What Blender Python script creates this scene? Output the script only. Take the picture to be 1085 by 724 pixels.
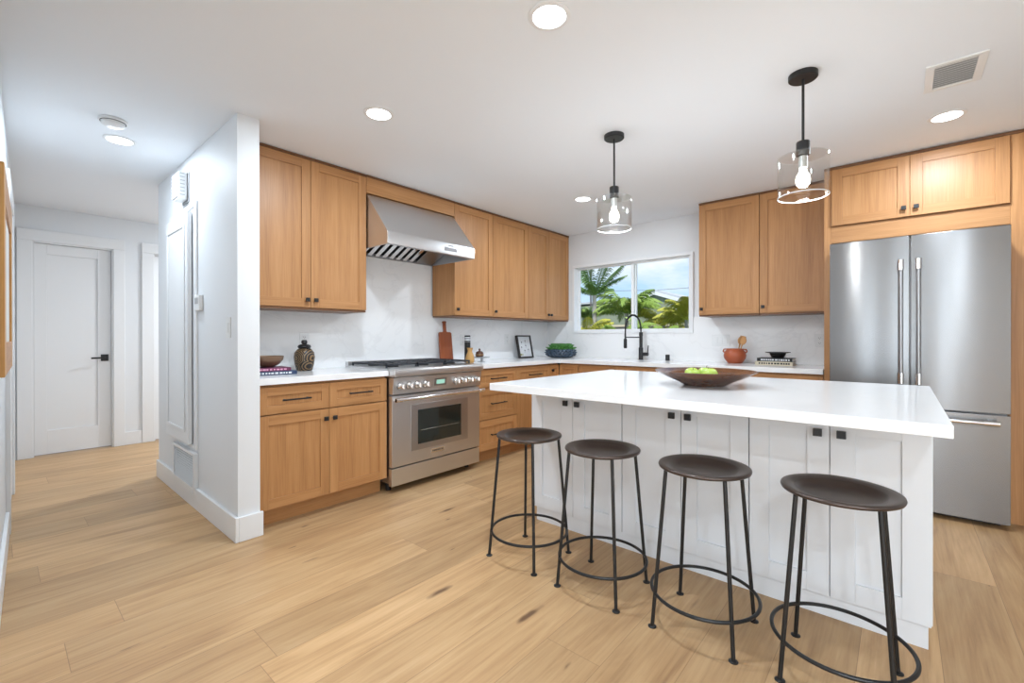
import bpy, bmesh, math, random
from mathutils import Vector, Matrix
PI = math.pi
random.seed(7)
for o in list(bpy.data.objects): bpy.data.objects.remove(o, do_unlink=True)
scene = bpy.context.scene
COL = scene.collection

# ------------------------------------------------------------------ camera
FPX, YAW, PITCH = 475.2, math.radians(40.877), math.radians(-0.117)
CAM = Vector((3.508, -4.7607, 1.1616))
cam_data = bpy.data.cameras.new('camera'); cam = bpy.data.objects.new('camera', cam_data); COL.objects.link(cam)
cam.location = CAM
cam.rotation_euler = (PI/2 + PITCH, math.radians(0.05), YAW)
cam_data.sensor_width = 36; cam_data.lens = FPX/1085*36
cam_data.shift_y = -3.5/1085; cam_data.clip_start = .02; cam_data.clip_end = 200
scene.camera = cam
vs = scene.view_settings
scene.display_settings.display_device = 'sRGB'
vs.view_transform = 'Standard'; vs.look = 'None'; vs.gamma = 1; vs.use_curve_mapping = False
vs.exposure = 0.09

# ------------------------------------------------------------------ world: bright sky with soft clouds
world = bpy.data.worlds.new('sky'); scene.world = world; world.use_nodes = True
nt = world.node_tree; nt.nodes.clear()
def N(t, kind, **kw):
    n = t.nodes.new(kind)
    for k, v in kw.items():
        if k.startswith('i_'):
            key = k[2:]; key = int(key) if key.isdigit() else key.replace('_', ' ')
            n.inputs[key].default_value = v
        else: setattr(n, k, v)
    return n
def ramp(t, stops, interp='LINEAR'):
    r = t.nodes.new('ShaderNodeValToRGB'); cr = r.color_ramp; cr.interpolation = interp
    cr.elements[0].position, cr.elements[0].color = stops[0][0], (*stops[0][1], 1)
    cr.elements[1].position, cr.elements[1].color = stops[-1][0], (*stops[-1][1], 1)
    for p, c in stops[1:-1]:
        e = cr.elements.new(p); e.color = (*c, 1)
    return r
tc = N(nt, 'ShaderNodeTexCoord'); sep = N(nt, 'ShaderNodeSeparateXYZ'); nt.links.new(tc.outputs['Generated'], sep.inputs[0])
grad = ramp(nt, [(0.0, (.60, .78, .96)), (0.18, (.36, .60, .93)), (0.55, (.14, .34, .80)), (1, (.08, .24, .66))])
nt.links.new(sep.outputs['Z'], grad.inputs[0])
mp = N(nt, 'ShaderNodeMapping'); mp.inputs['Scale'].default_value = (2.2, 2.2, 6.5); mp.inputs['Location'].default_value = (.35, .1, .2)
nt.links.new(tc.outputs['Generated'], mp.inputs[0])
nz = N(nt, 'ShaderNodeTexNoise', i_Scale=1.6, i_Detail=6.0, i_Roughness=.55); nt.links.new(mp.outputs[0], nz.inputs['Vector'])
cl = ramp(nt, [(0.42, (0, 0, 0)), (0.62, (1, 1, 1))]); nt.links.new(nz.outputs['Fac'], cl.inputs[0])
mx = N(nt, 'ShaderNodeMix', data_type='RGBA'); nt.links.new(cl.outputs[0], mx.inputs[0]); nt.links.new(grad.outputs[0], mx.inputs[6])
mx.inputs[7].default_value = (.86, .90, .96, 1)
bg = N(nt, 'ShaderNodeBackground', i_Strength=1.15); nt.links.new(mx.outputs[2], bg.inputs[0])
wo = N(nt, 'ShaderNodeOutputWorld'); nt.links.new(bg.outputs[0], wo.inputs[0])

# ------------------------------------------------------------------ sun, and area lamps added as daylight inside the unseen living room openings
def lamp(name, kind, loc, rot, energy, color=(1, 1, 1), **kw):
    d = bpy.data.lights.new(name, kind); d.energy = energy; d.color = color
    for k, v in kw.items(): setattr(d, k, v)
    o = bpy.data.objects.new(name, d); o.location = loc; o.rotation_euler = rot; COL.objects.link(o); return o
lamp('sun', 'SUN', (4, -20, 20), (math.radians(42), 0, math.radians(35)), 4.5, (1, .94, .84), angle=math.radians(1))
lamp('added_daylight_front', 'AREA', (3.02, -9.0, 1.15), (PI/2+.1, 0, 0), 14, (.80, .91, 1), shape='RECTANGLE', size=.3, size_y=2.0)
lamp('added_daylight_front', 'AREA', (3.98, -9.0, 1.15), (PI/2+.1, 0, 0), 14, (.80, .91, 1), shape='RECTANGLE', size=.3, size_y=2.0)  # added lamp pair, reads as bright bands in the refrigerator doors
lamp('added_daylight_side', 'AREA', (6.93, -7.1, 1.25), (PI/2, 0, PI/2-.6), 76, (.80, .91, 1), shape='RECTANGLE', size=2.8, size_y=1.9)  # added lamp out of view, brightens the island front
DOWN = 17.8      # watts of each recessed lamp
CEIL = 2.44

# ------------------------------------------------------------------ materials
MATS = {}
def newmat(name):
    m = bpy.data.materials.new(name); m.use_nodes = True; t = m.node_tree
    b = t.nodes['Principled BSDF']; MATS[name] = m; return m, t, b
def plain(name, color, rough=.5, metal=0, spec=None, emit=None, estr=0, coat=0, var=.04):
    m, t, b = newmat(name)
    b.inputs['Base Color'].default_value = (*color, 1); b.inputs['Roughness'].default_value = rough; b.inputs['Metallic'].default_value = metal
    if spec is not None: b.inputs['Specular IOR Level'].default_value = spec
    if coat: b.inputs['Coat Weight'].default_value = coat; b.inputs['Coat Roughness'].default_value = .1
    if emit: b.inputs['Emission Color'].default_value = (*emit, 1); b.inputs['Emission Strength'].default_value = estr
    # slight surface irregularity so that nothing is perfectly uniform
    tcn = N(t, 'ShaderNodeTexCoord'); n = N(t, 'ShaderNodeTexNoise', i_Scale=35.0, i_Detail=2.0); t.links.new(tcn.outputs['Object'], n.inputs['Vector'])
    mr = N(t, 'ShaderNodeMapRange'); mr.inputs[3].default_value = max(0, rough-var); mr.inputs[4].default_value = min(1, rough+var)
    t.links.new(n.outputs['Fac'], mr.inputs[0]); t.links.new(mr.outputs[0], b.inputs['Roughness'])
    return m
def oak(name, axis, dark=(.33, .145, .052), mid=(.455, .220, .082), light=(.56, .295, .125), rough=.42):
    """straight grained oak; axis = direction of the grain in object space"""
    m, t, b = newmat(name)
    c = N(t, 'ShaderNodeTexCoord'); oi = N(t, 'ShaderNodeObjectInfo')
    add = N(t, 'ShaderNodeVectorMath', operation='ADD'); sc = N(t, 'ShaderNodeVectorMath', operation='SCALE'); sc.inputs[3].default_value = 13
    cmb = N(t, 'ShaderNodeCombineXYZ'); [t.links.new(oi.outputs['Random'], cmb.inputs[i]) for i in range(3)]
    t.links.new(cmb.outputs[0], sc.inputs[0]); t.links.new(c.outputs['Object'], add.inputs[0]); t.links.new(sc.outputs[0], add.inputs[1])
    def stretched(a, g, detail, nscale=1.0, dist=0):
        mpn = N(t, 'ShaderNodeMapping'); s = [a, a, a]; s['xyz'.index(axis)] = g; mpn.inputs['Scale'].default_value = s
        t.links.new(add.outputs[0], mpn.inputs[0]); n = N(t, 'ShaderNodeTexNoise', i_Scale=nscale, i_Detail=detail, i_Distortion=dist)
        t.links.new(mpn.outputs[0], n.inputs['Vector']); return n
    fine = stretched(170, 5, 3); broad = stretched(16, .8, 2, dist=.6)
    r1 = ramp(t, [(.25, dark), (.5, mid), (.78, light)]); 
    mxv = N(t, 'ShaderNodeMix', data_type='FLOAT'); mxv.inputs[0].default_value = .55
    t.links.new(fine.outputs['Fac'], mxv.inputs[2]); t.links.new(broad.outputs['Fac'], mxv.inputs[3]); t.links.new(mxv.outputs[0], r1.inputs[0])
    hs = N(t, 'ShaderNodeHueSaturation'); mr = N(t, 'ShaderNodeMapRange'); mr.inputs[3].default_value = .93; mr.inputs[4].default_value = 1.07
    t.links.new(oi.outputs['Random'], mr.inputs[0]); t.links.new(mr.outputs[0], hs.inputs['Value']); t.links.new(r1.outputs[0], hs.inputs['Color'])
    t.links.new(hs.outputs[0], b.inputs['Base Color']); b.inputs['Roughness'].default_value = rough
    bp_ = N(t, 'ShaderNodeBump', i_Strength=.12, i_Distance=.0006); t.links.new(fine.outputs['Fac'], bp_.inputs['Height']); t.links.new(bp_.outputs[0], b.inputs['Normal'])
    return m
OAKZ = oak('oak_upright_grain', 'z'); OAKX = oak('oak_level_grain', 'x')
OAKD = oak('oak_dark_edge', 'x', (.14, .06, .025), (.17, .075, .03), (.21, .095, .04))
def floor_mat():
    m, t, b = newmat('oak_planks')
    g = N(t, 'ShaderNodeNewGeometry'); sp = N(t, 'ShaderNodeSeparateXYZ'); t.links.new(g.outputs['Position'], sp.inputs[0])
    def M(op, a, bb=None, cc=None):
        n = N(t, 'ShaderNodeMath', operation=op)
        for i, v in enumerate((a, bb, cc)):
            if v is None: continue
            if isinstance(v, (int, float)): n.inputs[i].default_value = v
            else: t.links.new(v, n.inputs[i])
        return n.outputs[0]
    W, L = .2285, 2.1
    u = M('DIVIDE', M('ADD', sp.outputs['X'], 20-.543+.2285*2), W); row = M('FLOOR', u); fu = M('FRACT', u)
    wn = N(t, 'ShaderNodeTexWhiteNoise', noise_dimensions='1D'); t.links.new(row, wn.inputs['W'])
    v = M('ADD', M('DIVIDE', M('ADD', sp.outputs['Y'], 30), L), M('MULTIPLY', wn.outputs['Value'], 5.37)); colr = M('FLOOR', v); fv = M('FRACT', v)
    cmb = N(t, 'ShaderNodeCombineXYZ'); t.links.new(row, cmb.inputs[0]); t.links.new(colr, cmb.inputs[1])
    wn2 = N(t, 'ShaderNodeTexWhiteNoise', noise_dimensions='3D'); t.links.new(cmb.outputs[0], wn2.inputs['Vector'])
    eu = M('MULTIPLY', M('MINIMUM', fu, M('SUBTRACT', 1, fu)), W); ev = M('MULTIPLY', M('MINIMUM', fv, M('SUBTRACT', 1, fv)), L)
    e = M('MINIMUM', eu, ev); seam = M('LESS_THAN', e, .0011)
    off = N(t, 'ShaderNodeVectorMath', operation='SCALE'); off.inputs[3].default_value = 31; t.links.new(wn2.outputs['Color'], off.inputs[0])
    pos = N(t, 'ShaderNodeVectorMath', operation='ADD'); t.links.new(g.outputs['Position'], pos.inputs[0]); t.links.new(off.outputs[0], pos.inputs[1])
    def st(sx, sy, nscale, det, dist=0):
        mpn = N(t, 'ShaderNodeMapping'); mpn.inputs['Scale'].default_value = (sx, sy, 1); t.links.new(pos.outputs[0], mpn.inputs[0])
        n = N(t, 'ShaderNodeTexNoise', i_Scale=nscale, i_Detail=det, i_Distortion=dist, i_Roughness=.6); t.links.new(mpn.outputs[0], n.inputs['Vector']); return n.outputs['Fac']
    fine = st(90, 3, 1, 4); wavy = st(9, .9, 1, 4, 1.8); blot = st(2.2, .8, 1, 3, .4)
    val = M('ADD', M('MULTIPLY', fine, .28), M('ADD', M('MULTIPLY', wavy, .46), M('MULTIPLY', blot, .26)))
    r = ramp(t, [(.34, (.36, .205, .10)), (.45, (.485, .295, .145)), (.54, (.56, .355, .18)), (.66, (.63, .42, .23))]); t.links.new(val, r.inputs[0])
    hs = N(t, 'ShaderNodeHueSaturation'); mr = N(t, 'ShaderNodeMapRange'); mr.inputs[3].default_value = .82; mr.inputs[4].default_value = 1.12
    t.links.new(wn2.outputs['Value'], mr.inputs[0]); t.links.new(mr.outputs[0], hs.inputs['Value']); t.links.new(r.outputs[0], hs.inputs['Color'])
    # knots and mineral streaks: elongated dark flecks
    mpk = N(t, 'ShaderNodeMapping'); mpk.inputs['Scale'].default_value = (7.0, 1.5, 1); t.links.new(pos.outputs[0], mpk.inputs[0])
    dn = N(t, 'ShaderNodeTexNoise', i_Scale=6.0, i_Detail=3.0); t.links.new(pos.outputs[0], dn.inputs['Vector'])
    dm = N(t, 'ShaderNodeVectorMath', operation='SCALE'); dm.inputs[3].default_value = .22; t.links.new(dn.outputs['Color'], dm.inputs[0])
    ad = N(t, 'ShaderNodeVectorMath', operation='ADD'); t.links.new(mpk.outputs[0], ad.inputs[0]); t.links.new(dm.outputs[0], ad.inputs[1])
    vo = N(t, 'ShaderNodeTexVoronoi', voronoi_dimensions='2D', i_Scale=1.0); t.links.new(ad.outputs[0], vo.inputs['Vector'])
    sc_ = N(t, 'ShaderNodeSeparateColor'); t.links.new(vo.outputs['Color'], sc_.inputs[0])
    size = M('MULTIPLY', M('MAXIMUM', M('SUBTRACT', sc_.outputs[0], .66), 0), .42)
    kn = M('MAXIMUM', M('SUBTRACT', 1, M('DIVIDE', vo.outputs['Distance'], M('ADD', size, .001))), 0)
    kn = M('MULTIPLY', kn, M('ADD', .35, M('MULTIPLY', sc_.outputs[1], 1.1)))
    k2 = N(t, 'ShaderNodeMix', data_type='RGBA'); t.links.new(M('MINIMUM', kn, .85), k2.inputs[0]); t.links.new(hs.outputs[0], k2.inputs[6]); k2.inputs[7].default_value = (.10, .05, .03, 1)
    k3 = N(t, 'ShaderNodeMix', data_type='RGBA'); t.links.new(M('MULTIPLY', seam, .6), k3.inputs[0]); t.links.new(k2.outputs[2], k3.inputs[6]); k3.inputs[7].default_value = (.20, .11, .055, 1)
    t.links.new(k3.outputs[2], b.inputs['Base Color']); b.inputs['Roughness'].default_value = .42; b.inputs['Specular IOR Level'].default_value = .35
    bm_ = N(t, 'ShaderNodeBump', i_Strength=.25, i_Distance=.0008); t.links.new(M('SUBTRACT', fine, M('MULTIPLY', seam, 2)), bm_.inputs['Height']); t.links.new(bm_.outputs[0], b.inputs['Normal'])
    return m
FLOOR = floor_mat()
def paint(name, color, rough=.55, bump=.12, scale=160):
    m, t, b = newmat(name); b.inputs['Base Color'].default_value = (*color, 1); b.inputs['Roughness'].default_value = rough; b.inputs['Specular IOR Level'].default_value = .3
    g = N(t, 'ShaderNodeNewGeometry'); n = N(t, 'ShaderNodeTexNoise', i_Scale=float(scale), i_Detail=2.0); t.links.new(g.outputs['Position'], n.inputs['Vector'])
    bb = N(t, 'ShaderNodeBump', i_Strength=bump, i_Distance=.001); t.links.new(n.outputs['Fac'], bb.inputs['Height']); t.links.new(bb.outputs[0], b.inputs['Normal']); return m
WALL = paint('white_wall_paint', (.79, .81, .83)); CEILM = paint('white_ceiling_paint', (.86, .895, .935), .8); TRIM = paint('white_trim_paint', (.83, .84, .85), .35, .02)
CABW = paint('white_cabinet_lacquer', (.76, .775, .80), .38, .02)
def marble(name, base, vein, amount, rough):
    m, t, b = newmat(name)
    g = N(t, 'ShaderNodeNewGeometry'); mpn = N(t, 'ShaderNodeMapping'); mpn.inputs['Rotation'].default_value = (.5, .35, .6); t.links.new(g.outputs['Position'], mpn.inputs[0])
    n = N(t, 'ShaderNodeTexNoise', i_Scale=1.5, i_Detail=7.0, i_Roughness=.55, i_Distortion=.7); t.links.new(mpn.outputs[0], n.inputs['Vector'])
    r = ramp(t, [(.485, (0, 0, 0)), (.50, (1, 1, 1)), (.515, (0, 0, 0))]); t.links.new(n.outputs['Fac'], r.inputs[0])
    n2 = N(t, 'ShaderNodeTexNoise', i_Scale=2.1, i_Detail=2.0); t.links.new(mpn.outputs[0], n2.inputs['Vector'])
    mu = N(t, 'ShaderNodeMath', operation='MULTIPLY'); t.links.new(r.outputs[0], mu.inputs[0]); t.links.new(n2.outputs['Fac'], mu.inputs[1])
    m2 = N(t, 'ShaderNodeMath', operation='MULTIPLY'); t.links.new(mu.outputs[0], m2.inputs[0]); m2.inputs[1].default_value = amount
    mxn = N(t, 'ShaderNodeMix', data_type='RGBA'); t.links.new(m2.outputs[0], mxn.inputs[0]); mxn.inputs[6].default_value = (*base, 1); mxn.inputs[7].default_value = (*vein, 1)
    t.links.new(mxn.outputs[2], b.inputs['Base Color']); b.inputs['Roughness'].default_value = rough; return m
MARBLE = marble('veined_white_stone', (.87, .873, .876), (.50, .50, .52), .28, .28)
QUARTZ = marble('white_quartz', (.86, .86, .865), (.72, .72, .74), .3, .14)
def steel(name, color, rough, aniso=.5, wave=0):
    m, t, b = newmat(name); b.inputs['Base Color'].default_value = (*color, 1); b.inputs['Metallic'].default_value = 1; b.inputs['Roughness'].default_value = rough
    b.inputs['Anisotropic'].default_value = aniso; b.inputs['Anisotropic Rotation'].default_value = .25
    tg = N(t, 'ShaderNodeTangent', direction_type='RADIAL', axis='Z')
    if aniso: t.links.new(tg.outputs[0], b.inputs['Tangent'])
    c = N(t, 'ShaderNodeTexCoord'); mpn = N(t, 'ShaderNodeMapping'); mpn.inputs['Scale'].default_value = (2, 2, 420); t.links.new(c.outputs['Object'], mpn.inputs[0])
    n = N(t, 'ShaderNodeTexNoise', i_Scale=1.0, i_Detail=2.0); t.links.new(mpn.outputs[0], n.inputs['Vector'])
    mr = N(t, 'ShaderNodeMapRange'); mr.inputs[3].default_value = rough-.004; mr.inputs[4].default_value = rough+.008; t.links.new(n.outputs['Fac'], mr.inputs[0]); t.links.new(mr.outputs[0], b.inputs['Roughness'])
    if wave:
        mp2 = N(t, 'ShaderNodeMapping'); mp2.inputs['Scale'].default_value = (5.5, 1, .7); t.links.new(c.outputs['Object'], mp2.inputs[0])
        n2 = N(t, 'ShaderNodeTexNoise', i_Scale=1.0, i_Detail=1.0); t.links.new(mp2.outputs[0], n2.inputs['Vector'])
        bb = N(t, 'ShaderNodeBump', i_Strength=1.0, i_Distance=wave); t.links.new(n2.outputs['Fac'], bb.inputs['Height']); t.links.new(bb.outputs[0], b.inputs['Normal'])
    return m
STEEL = steel('brushed_steel', (.66, .66, .665), .36, .3); STEELF = steel('fridge_steel', (.27, .27, .273), .24, .9, .0012); CHROME = steel('polished_steel', (.82, .82, .83), .12, 0)
STEELD = steel('dark_grey_steel', (.36, .36, .37), .35, 0)  # darker grey steel for bodies, handles and small trim
BLACK = plain('matte_black', (.012, .012, .013), .4); IRON = plain('cast_iron', (.03, .034, .042), .42, .3); GUN = plain('dark_bronze_metal', (.085, .064, .056), .30, .6, .6, var=.006)
GUNL = plain('blackened_steel', (.03, .03, .031), .38, .6, .6)
SEAL = plain('dark_gap', (.02, .02, .02), .8); PLASTIC = plain('white_plastic', (.80, .81, .81), .35)
GREYP = plain('grey_plastic', (.45, .46, .47), .4)
LCD = plain('display_green', (.25, .42, .36), .2, emit=(.35, .75, .6), estr=.45)
LAMP = plain('lamp_lens', (1, 1, 1), .4, emit=(1, .985, .96), estr=7.0)
BULB = plain('bulb_glow', (1, 1, 1), .4, emit=(1, .93, .80), estr=9.0)
BULBN = plain('bulb_base', (.5, .5, .48), .35, .6)
TERRA = plain('terracotta', (.38, .085, .03), .45); WOODR = oak('red_brown_board', 'z', (.20, .05, .018), (.27, .07, .024), (.34, .10, .035))
WALNUT = oak('dark_walnut', 'x', (.07, .026, .014), (.125, .052, .027), (.20, .095, .05), .22)
SPOON = oak('spoon_wood', 'z', (.36, .17, .06), (.48, .25, .10), (.58, .33, .15)); BOWLB = plain('bronze_bowl', (.22, .13, .075), .35, .35)
YELW = plain('yellow_wood', (.50, .28, .09), .45); BRN = plain('brown_glaze', (.10, .04, .022), .25); BLUE = plain('blue_ceramic', (.05, .075, .11), .45)
SUCC = plain('succulent_green', (.07, .22, .045), .5); APPLE = plain('green_apple', (.42, .58, .10), .25, coat=.3); STEM = plain('stem_brown', (.07, .04, .02), .7)
PAPER = plain('book_pages', (.78, .76, .72), .8); BKWHT = plain('white_cover', (.75, .75, .76), .5); BKPUR = plain('plum_cover', (.16, .03, .08), .5); BKNAVY = plain('navy_cover', (.03, .05, .11), .5); BKBLK = plain('black_cover', (.015, .015, .016), .4)
BKCREAM = plain('cream_cover', (.62, .55, .42), .5); MARK = plain('pale_lettering', (.7, .72, .74), .5); PINK = plain('pink_lettering', (.75, .35, .5), .5); GOLD = plain('gold_pattern', (.36, .22, .09), .4, .3)
FRAMEB = plain('black_frame', (.025, .02, .018), .45); PRINT = plain('print_paper', (.66, .67, .68), .7); OLIVE = plain('olive_print', (.30, .28, .10), .7); INK = plain('ink', (.12, .12, .13), .7)
FRAMEO = oak('frame_oak_upright', 'z', (.40, .19, .055), (.55, .29, .09), (.66, .38, .14)); ART = plain('art_paper', (.72, .72, .70), .7)
def glass_thin(name, tint, amt):
    m, t, b = newmat(name); t.nodes.remove(b); out = t.nodes['Material Output']
    tr = N(t, 'ShaderNodeBsdfTransparent', i_Color=(*tint, 1)); gl = N(t, 'ShaderNodeBsdfGlossy', i_Roughness=.02); lw = N(t, 'ShaderNodeLayerWeight', i_Blend=.18)
    mu = N(t, 'ShaderNodeMath', operation='MULTIPLY'); mu.inputs[1].default_value = amt; t.links.new(lw.outputs['Fresnel'] if False else lw.outputs['Facing'], mu.inputs[0])
    ms = N(t, 'ShaderNodeMixShader'); t.links.new(mu.outputs[0], ms.inputs[0]); t.links.new(tr.outputs[0], ms.inputs[1]); t.links.new(gl.outputs[0], ms.inputs[2]); t.links.new(ms.outputs[0], out.inputs[0]); return m
PANE = glass_thin('window_pane', (.98, .99, .985), .12); SHADE = glass_thin('clear_glass_shade', (.985, .985, .98), .45)
OVENG = plain('oven_glass', (.012, .018, .016), .05, coat=.5)
LEAFD = plain('palm_leaf', (.10, .20, .05), .5); LEAFY = plain('yellow_palm_leaf', (.46, .46, .07), .5); LEAFM = plain('mid_leaf', (.22, .33, .06), .5); TRUNK = plain('pale_trunk', (.34, .33, .31), .8)
SAGE = plain('sage_stucco', (.25, .29, .22), .85); ROOF = plain('pale_roof', (.46, .49, .53), .8); FASC = plain('white_fascia', (.72, .76, .80), .6); GARDW = plain('garden_wall_render', (.34, .32, .30), .85)
BOUNCE = plain('pale_concrete', (.62, .62, .60), .8)
GRASSM = plain('lawn', (.10, .15, .04), .9); POLE = plain('utility_pole', (.12, .11, .11), .8)
# carved jar: rings of gold on near black
def jar_mat():
    m, t, b = newmat('carved_gold_rings'); c = N(t, 'ShaderNodeTexCoord')
    vo = N(t, 'ShaderNodeTexVoronoi', i_Scale=11.0); vo.inputs['Randomness'].default_value = .55; t.links.new(c.outputs['Object'], vo.inputs['Vector'])
    s = N(t, 'ShaderNodeMath', operation='MULTIPLY'); s.inputs[1].default_value = 62; t.links.new(vo.outputs['Distance'], s.inputs[0])
    si = N(t, 'ShaderNodeMath', operation='SINE'); t.links.new(s.outputs[0], si.inputs[0])
    r = ramp(t, [(.15, (.012, .010, .010)), (.45, (.24, .15, .07))]); t.links.new(si.outputs[0], r.inputs[0]); t.links.new(r.outputs[0], b.inputs['Base Color']); b.inputs['Roughness'].default_value = .35; return m
JAR = jar_mat()

# ------------------------------------------------------------------ mesh helpers
class MB:
    def __init__(s): s.bm = bmesh.new()
    def face(s, vs_, m=0):
        try: f = s.bm.faces.new(vs_); f.material_index = m; return f
        except ValueError: return None
    def box(s, x0, x1, y0, y1, z0, z1, m=0):
        v = [s.bm.verts.new((x, y, z)) for z in (z0, z1) for y in (y0, y1) for x in (x0, x1)]
        for q in ((0, 2, 3, 1), (4, 5, 7, 6), (0, 1, 5, 4), (2, 6, 7, 3), (0, 4, 6, 2), (1, 3, 7, 5)): s.face([v[i] for i in q], m)
        return s
    def prism(s, poly, axis, a, b, m=0):
        """poly: list of 2-d points in the plane normal to axis ('x': (y,z), 'y': (x,z), 'z': (x,y))"""
        def P(p, t): return {'x': (t, p[0], p[1]), 'y': (p[0], t, p[1]), 'z': (p[0], p[1], t)}[axis]
        A = [s.bm.verts.new(P(p, a)) for p in poly]; B = [s.bm.verts.new(P(p, b)) for p in poly]; n = len(poly)
        s.face(A, m); s.face(B[::-1], m)
        for i in range(n): s.face([A[i], B[i], B[(i+1) % n], A[(i+1) % n]], m)
        return s
    def lathe(s, prof, c=(0, 0, 0), n=32, m=0, axis='z', closed=False):
        rings = []
        for r, z in prof:
            ring = []
            for k in range(n if r > 1e-6 else 1):
                a = 2*PI*k/n; p = (r*math.cos(a), r*math.sin(a), z)
                if axis == 'x': p = (p[2], p[0], p[1])
                if axis == 'y': p = (p[0], p[2], p[1])
                ring.append(s.bm.verts.new((c[0]+p[0], c[1]+p[1], c[2]+p[2])))
            rings.append(ring)
        prs = list(zip(rings, rings[1:])) + ([(rings[-1], rings[0])] if closed else [])
        for A, B in prs:
            for k in range(n):
                k2 = (k+1) % n
                if len(A) == 1 and len(B) == 1: continue
                if len(A) == 1: s.face([A[0], B[k2], B[k]], m)
                elif len(B) == 1: s.face([A[k], A[k2], B[0]], m)
                else: s.face([A[k], A[k2], B[k2], B[k]], m)
        return s
    def tube(s, pts, r, n=10, closed=False, m=0, caps=True):
        pts = [Vector(p) for p in pts]; N_ = len(pts); rad = r if isinstance(r, (list, tuple)) else [r]*N_
        rings = []; up = None
        for i, p in enumerate(pts):
            a = pts[(i-1) % N_] if (closed or i) else p; b = pts[(i+1) % N_] if (closed or i < N_-1) else p
            t = (b-a).normalized()
            if up is None: up = t.orthogonal().normalized()
            up = (up - t*up.dot(t)); up = up.normalized() if up.length > 1e-6 else t.orthogonal().normalized()
            w = t.cross(up); rings.append([s.bm.verts.new(p + (up*math.cos(2*PI*k/n) + w*math.sin(2*PI*k/n))*rad[i]) for k in range(n)])
        for i in range(N_ if closed else N_-1):
            A, B = rings[i], rings[(i+1) % N_]
            for k in range(n): s.face([A[k], A[(k+1) % n], B[(k+1) % n], B[k]], m)
        if caps and not closed: s.face(rings[0][::-1], m); s.face(rings[-1], m)
        return s
    def build(s, name, mats, parent=None, bevel=0, sharp=35, seg=2):
        bmesh.ops.recalc_face_normals(s.bm, faces=s.bm.faces)
        me = bpy.data.meshes.new(name); s.bm.to_mesh(me); s.bm.free()
        for m in (mats if isinstance(mats, (list, tuple)) else [mats]): me.materials.append(m)
        for p in me.polygons: p.use_smooth = True
        me.set_sharp_from_angle(angle=math.radians(sharp))
        o = bpy.data.objects.new(name, me); COL.objects.link(o)
        if parent: o.parent = parent
        if bevel:
            bv = o.modifiers.new('edge', 'BEVEL'); bv.width = bevel; bv.segments = seg; bv.limit_method = 'ANGLE'; bv.angle_limit = math.radians(40); bv.harden_normals = True
        return o
def tag(o, label=None, cat=None, group=None, kind=None):
    for k, v in (('label', label), ('category', cat), ('group', group), ('kind', kind)):
        if v: o[k] = v
    return o
def empty(name, loc, rz=0, label=None, cat=None, group=None):
    o = bpy.data.objects.new(name, None); o.empty_display_size = .1; o.location = loc; o.rotation_euler = (0, 0, rz); COL.objects.link(o); return tag(o, label, cat, group)
def kids(o): return [c for c in list(COL.objects) if c.parent == o]
def copy_tree(o, parent=None):
    c = o.copy(); COL.objects.link(c); c.parent = parent
    for ch in kids(o): copy_tree(ch, c)
    return c
def struct(name, mb, mat, bevel=0, parent=None):
    o = mb.build(name, mat, parent, bevel); 
    if not parent: o['kind'] = 'structure'
    return o

# ------------------------------------------------------------------ room shell
struct('floor', MB().box(-5, 7.3, -9.3, .2, -.12, 0), FLOOR)
struct('ceiling', MB().box(-5, 7.3, -9.3, .2, CEIL, CEIL+.15), CEILM)
# range wall and the closet block behind it
struct('wall_left', MB().box(-1.2, 0, -3.738, .16, 0, CEIL), WALL)
WX0, WX1, WZ0, WZ1 = .405, 1.887, 1.207, 2.05
b = MB(); b.box(-1.2, WX0, 0, .16, 0, CEIL) if False else None
b = MB(); b.box(.0, WX0, 0, .16, 0, CEIL).box(WX1, 7.15, 0, .16, 0, CEIL).box(WX0, WX1, 0, .16, 0, WZ0).box(WX0, WX1, 0, .16, WZ1, CEIL)
struct('wall_back', b, WALL)
PW = .6625
struct('wall_partition', MB().box(-1.2, PW, -3.855, -3.738, 0, CEIL), WALL)
b = MB(); b.box(-1.2, PW+.018, -3.873, -3.855, 0, .14).box(PW, PW+.018, -3.855, -3.725, 0, .14)
struct('baseboard_partition', b, TRIM, .003)
HX = -2.83
D1 = (-4.519, -3.928, 2.10); D2 = (-3.585, -2.85, 2.10)
b = MB(); b.box(HX-.14, HX, -5.2, D1[0], 0, CEIL).box(HX-.14, HX, D1[1], D2[0], 0, CEIL).box(HX-.14, HX, D2[1], -.6, 0, CEIL)
b.box(HX-.14, HX, D1[0], D1[1], D1[2], CEIL).box(HX-.14, HX, D2[0], D2[1], D2[2], CEIL)
struct('wall_hall_end', b, WALL)
struct('wall_hall_side', MB().box(HX-.14, -1.2, -.6, -.46, 0, CEIL), WALL)
struct('baseboard_hall_end', MB().box(HX, HX+.016, D1[1]+.092, D2[0]-.107, 0, .14), TRIM, .003)
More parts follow.
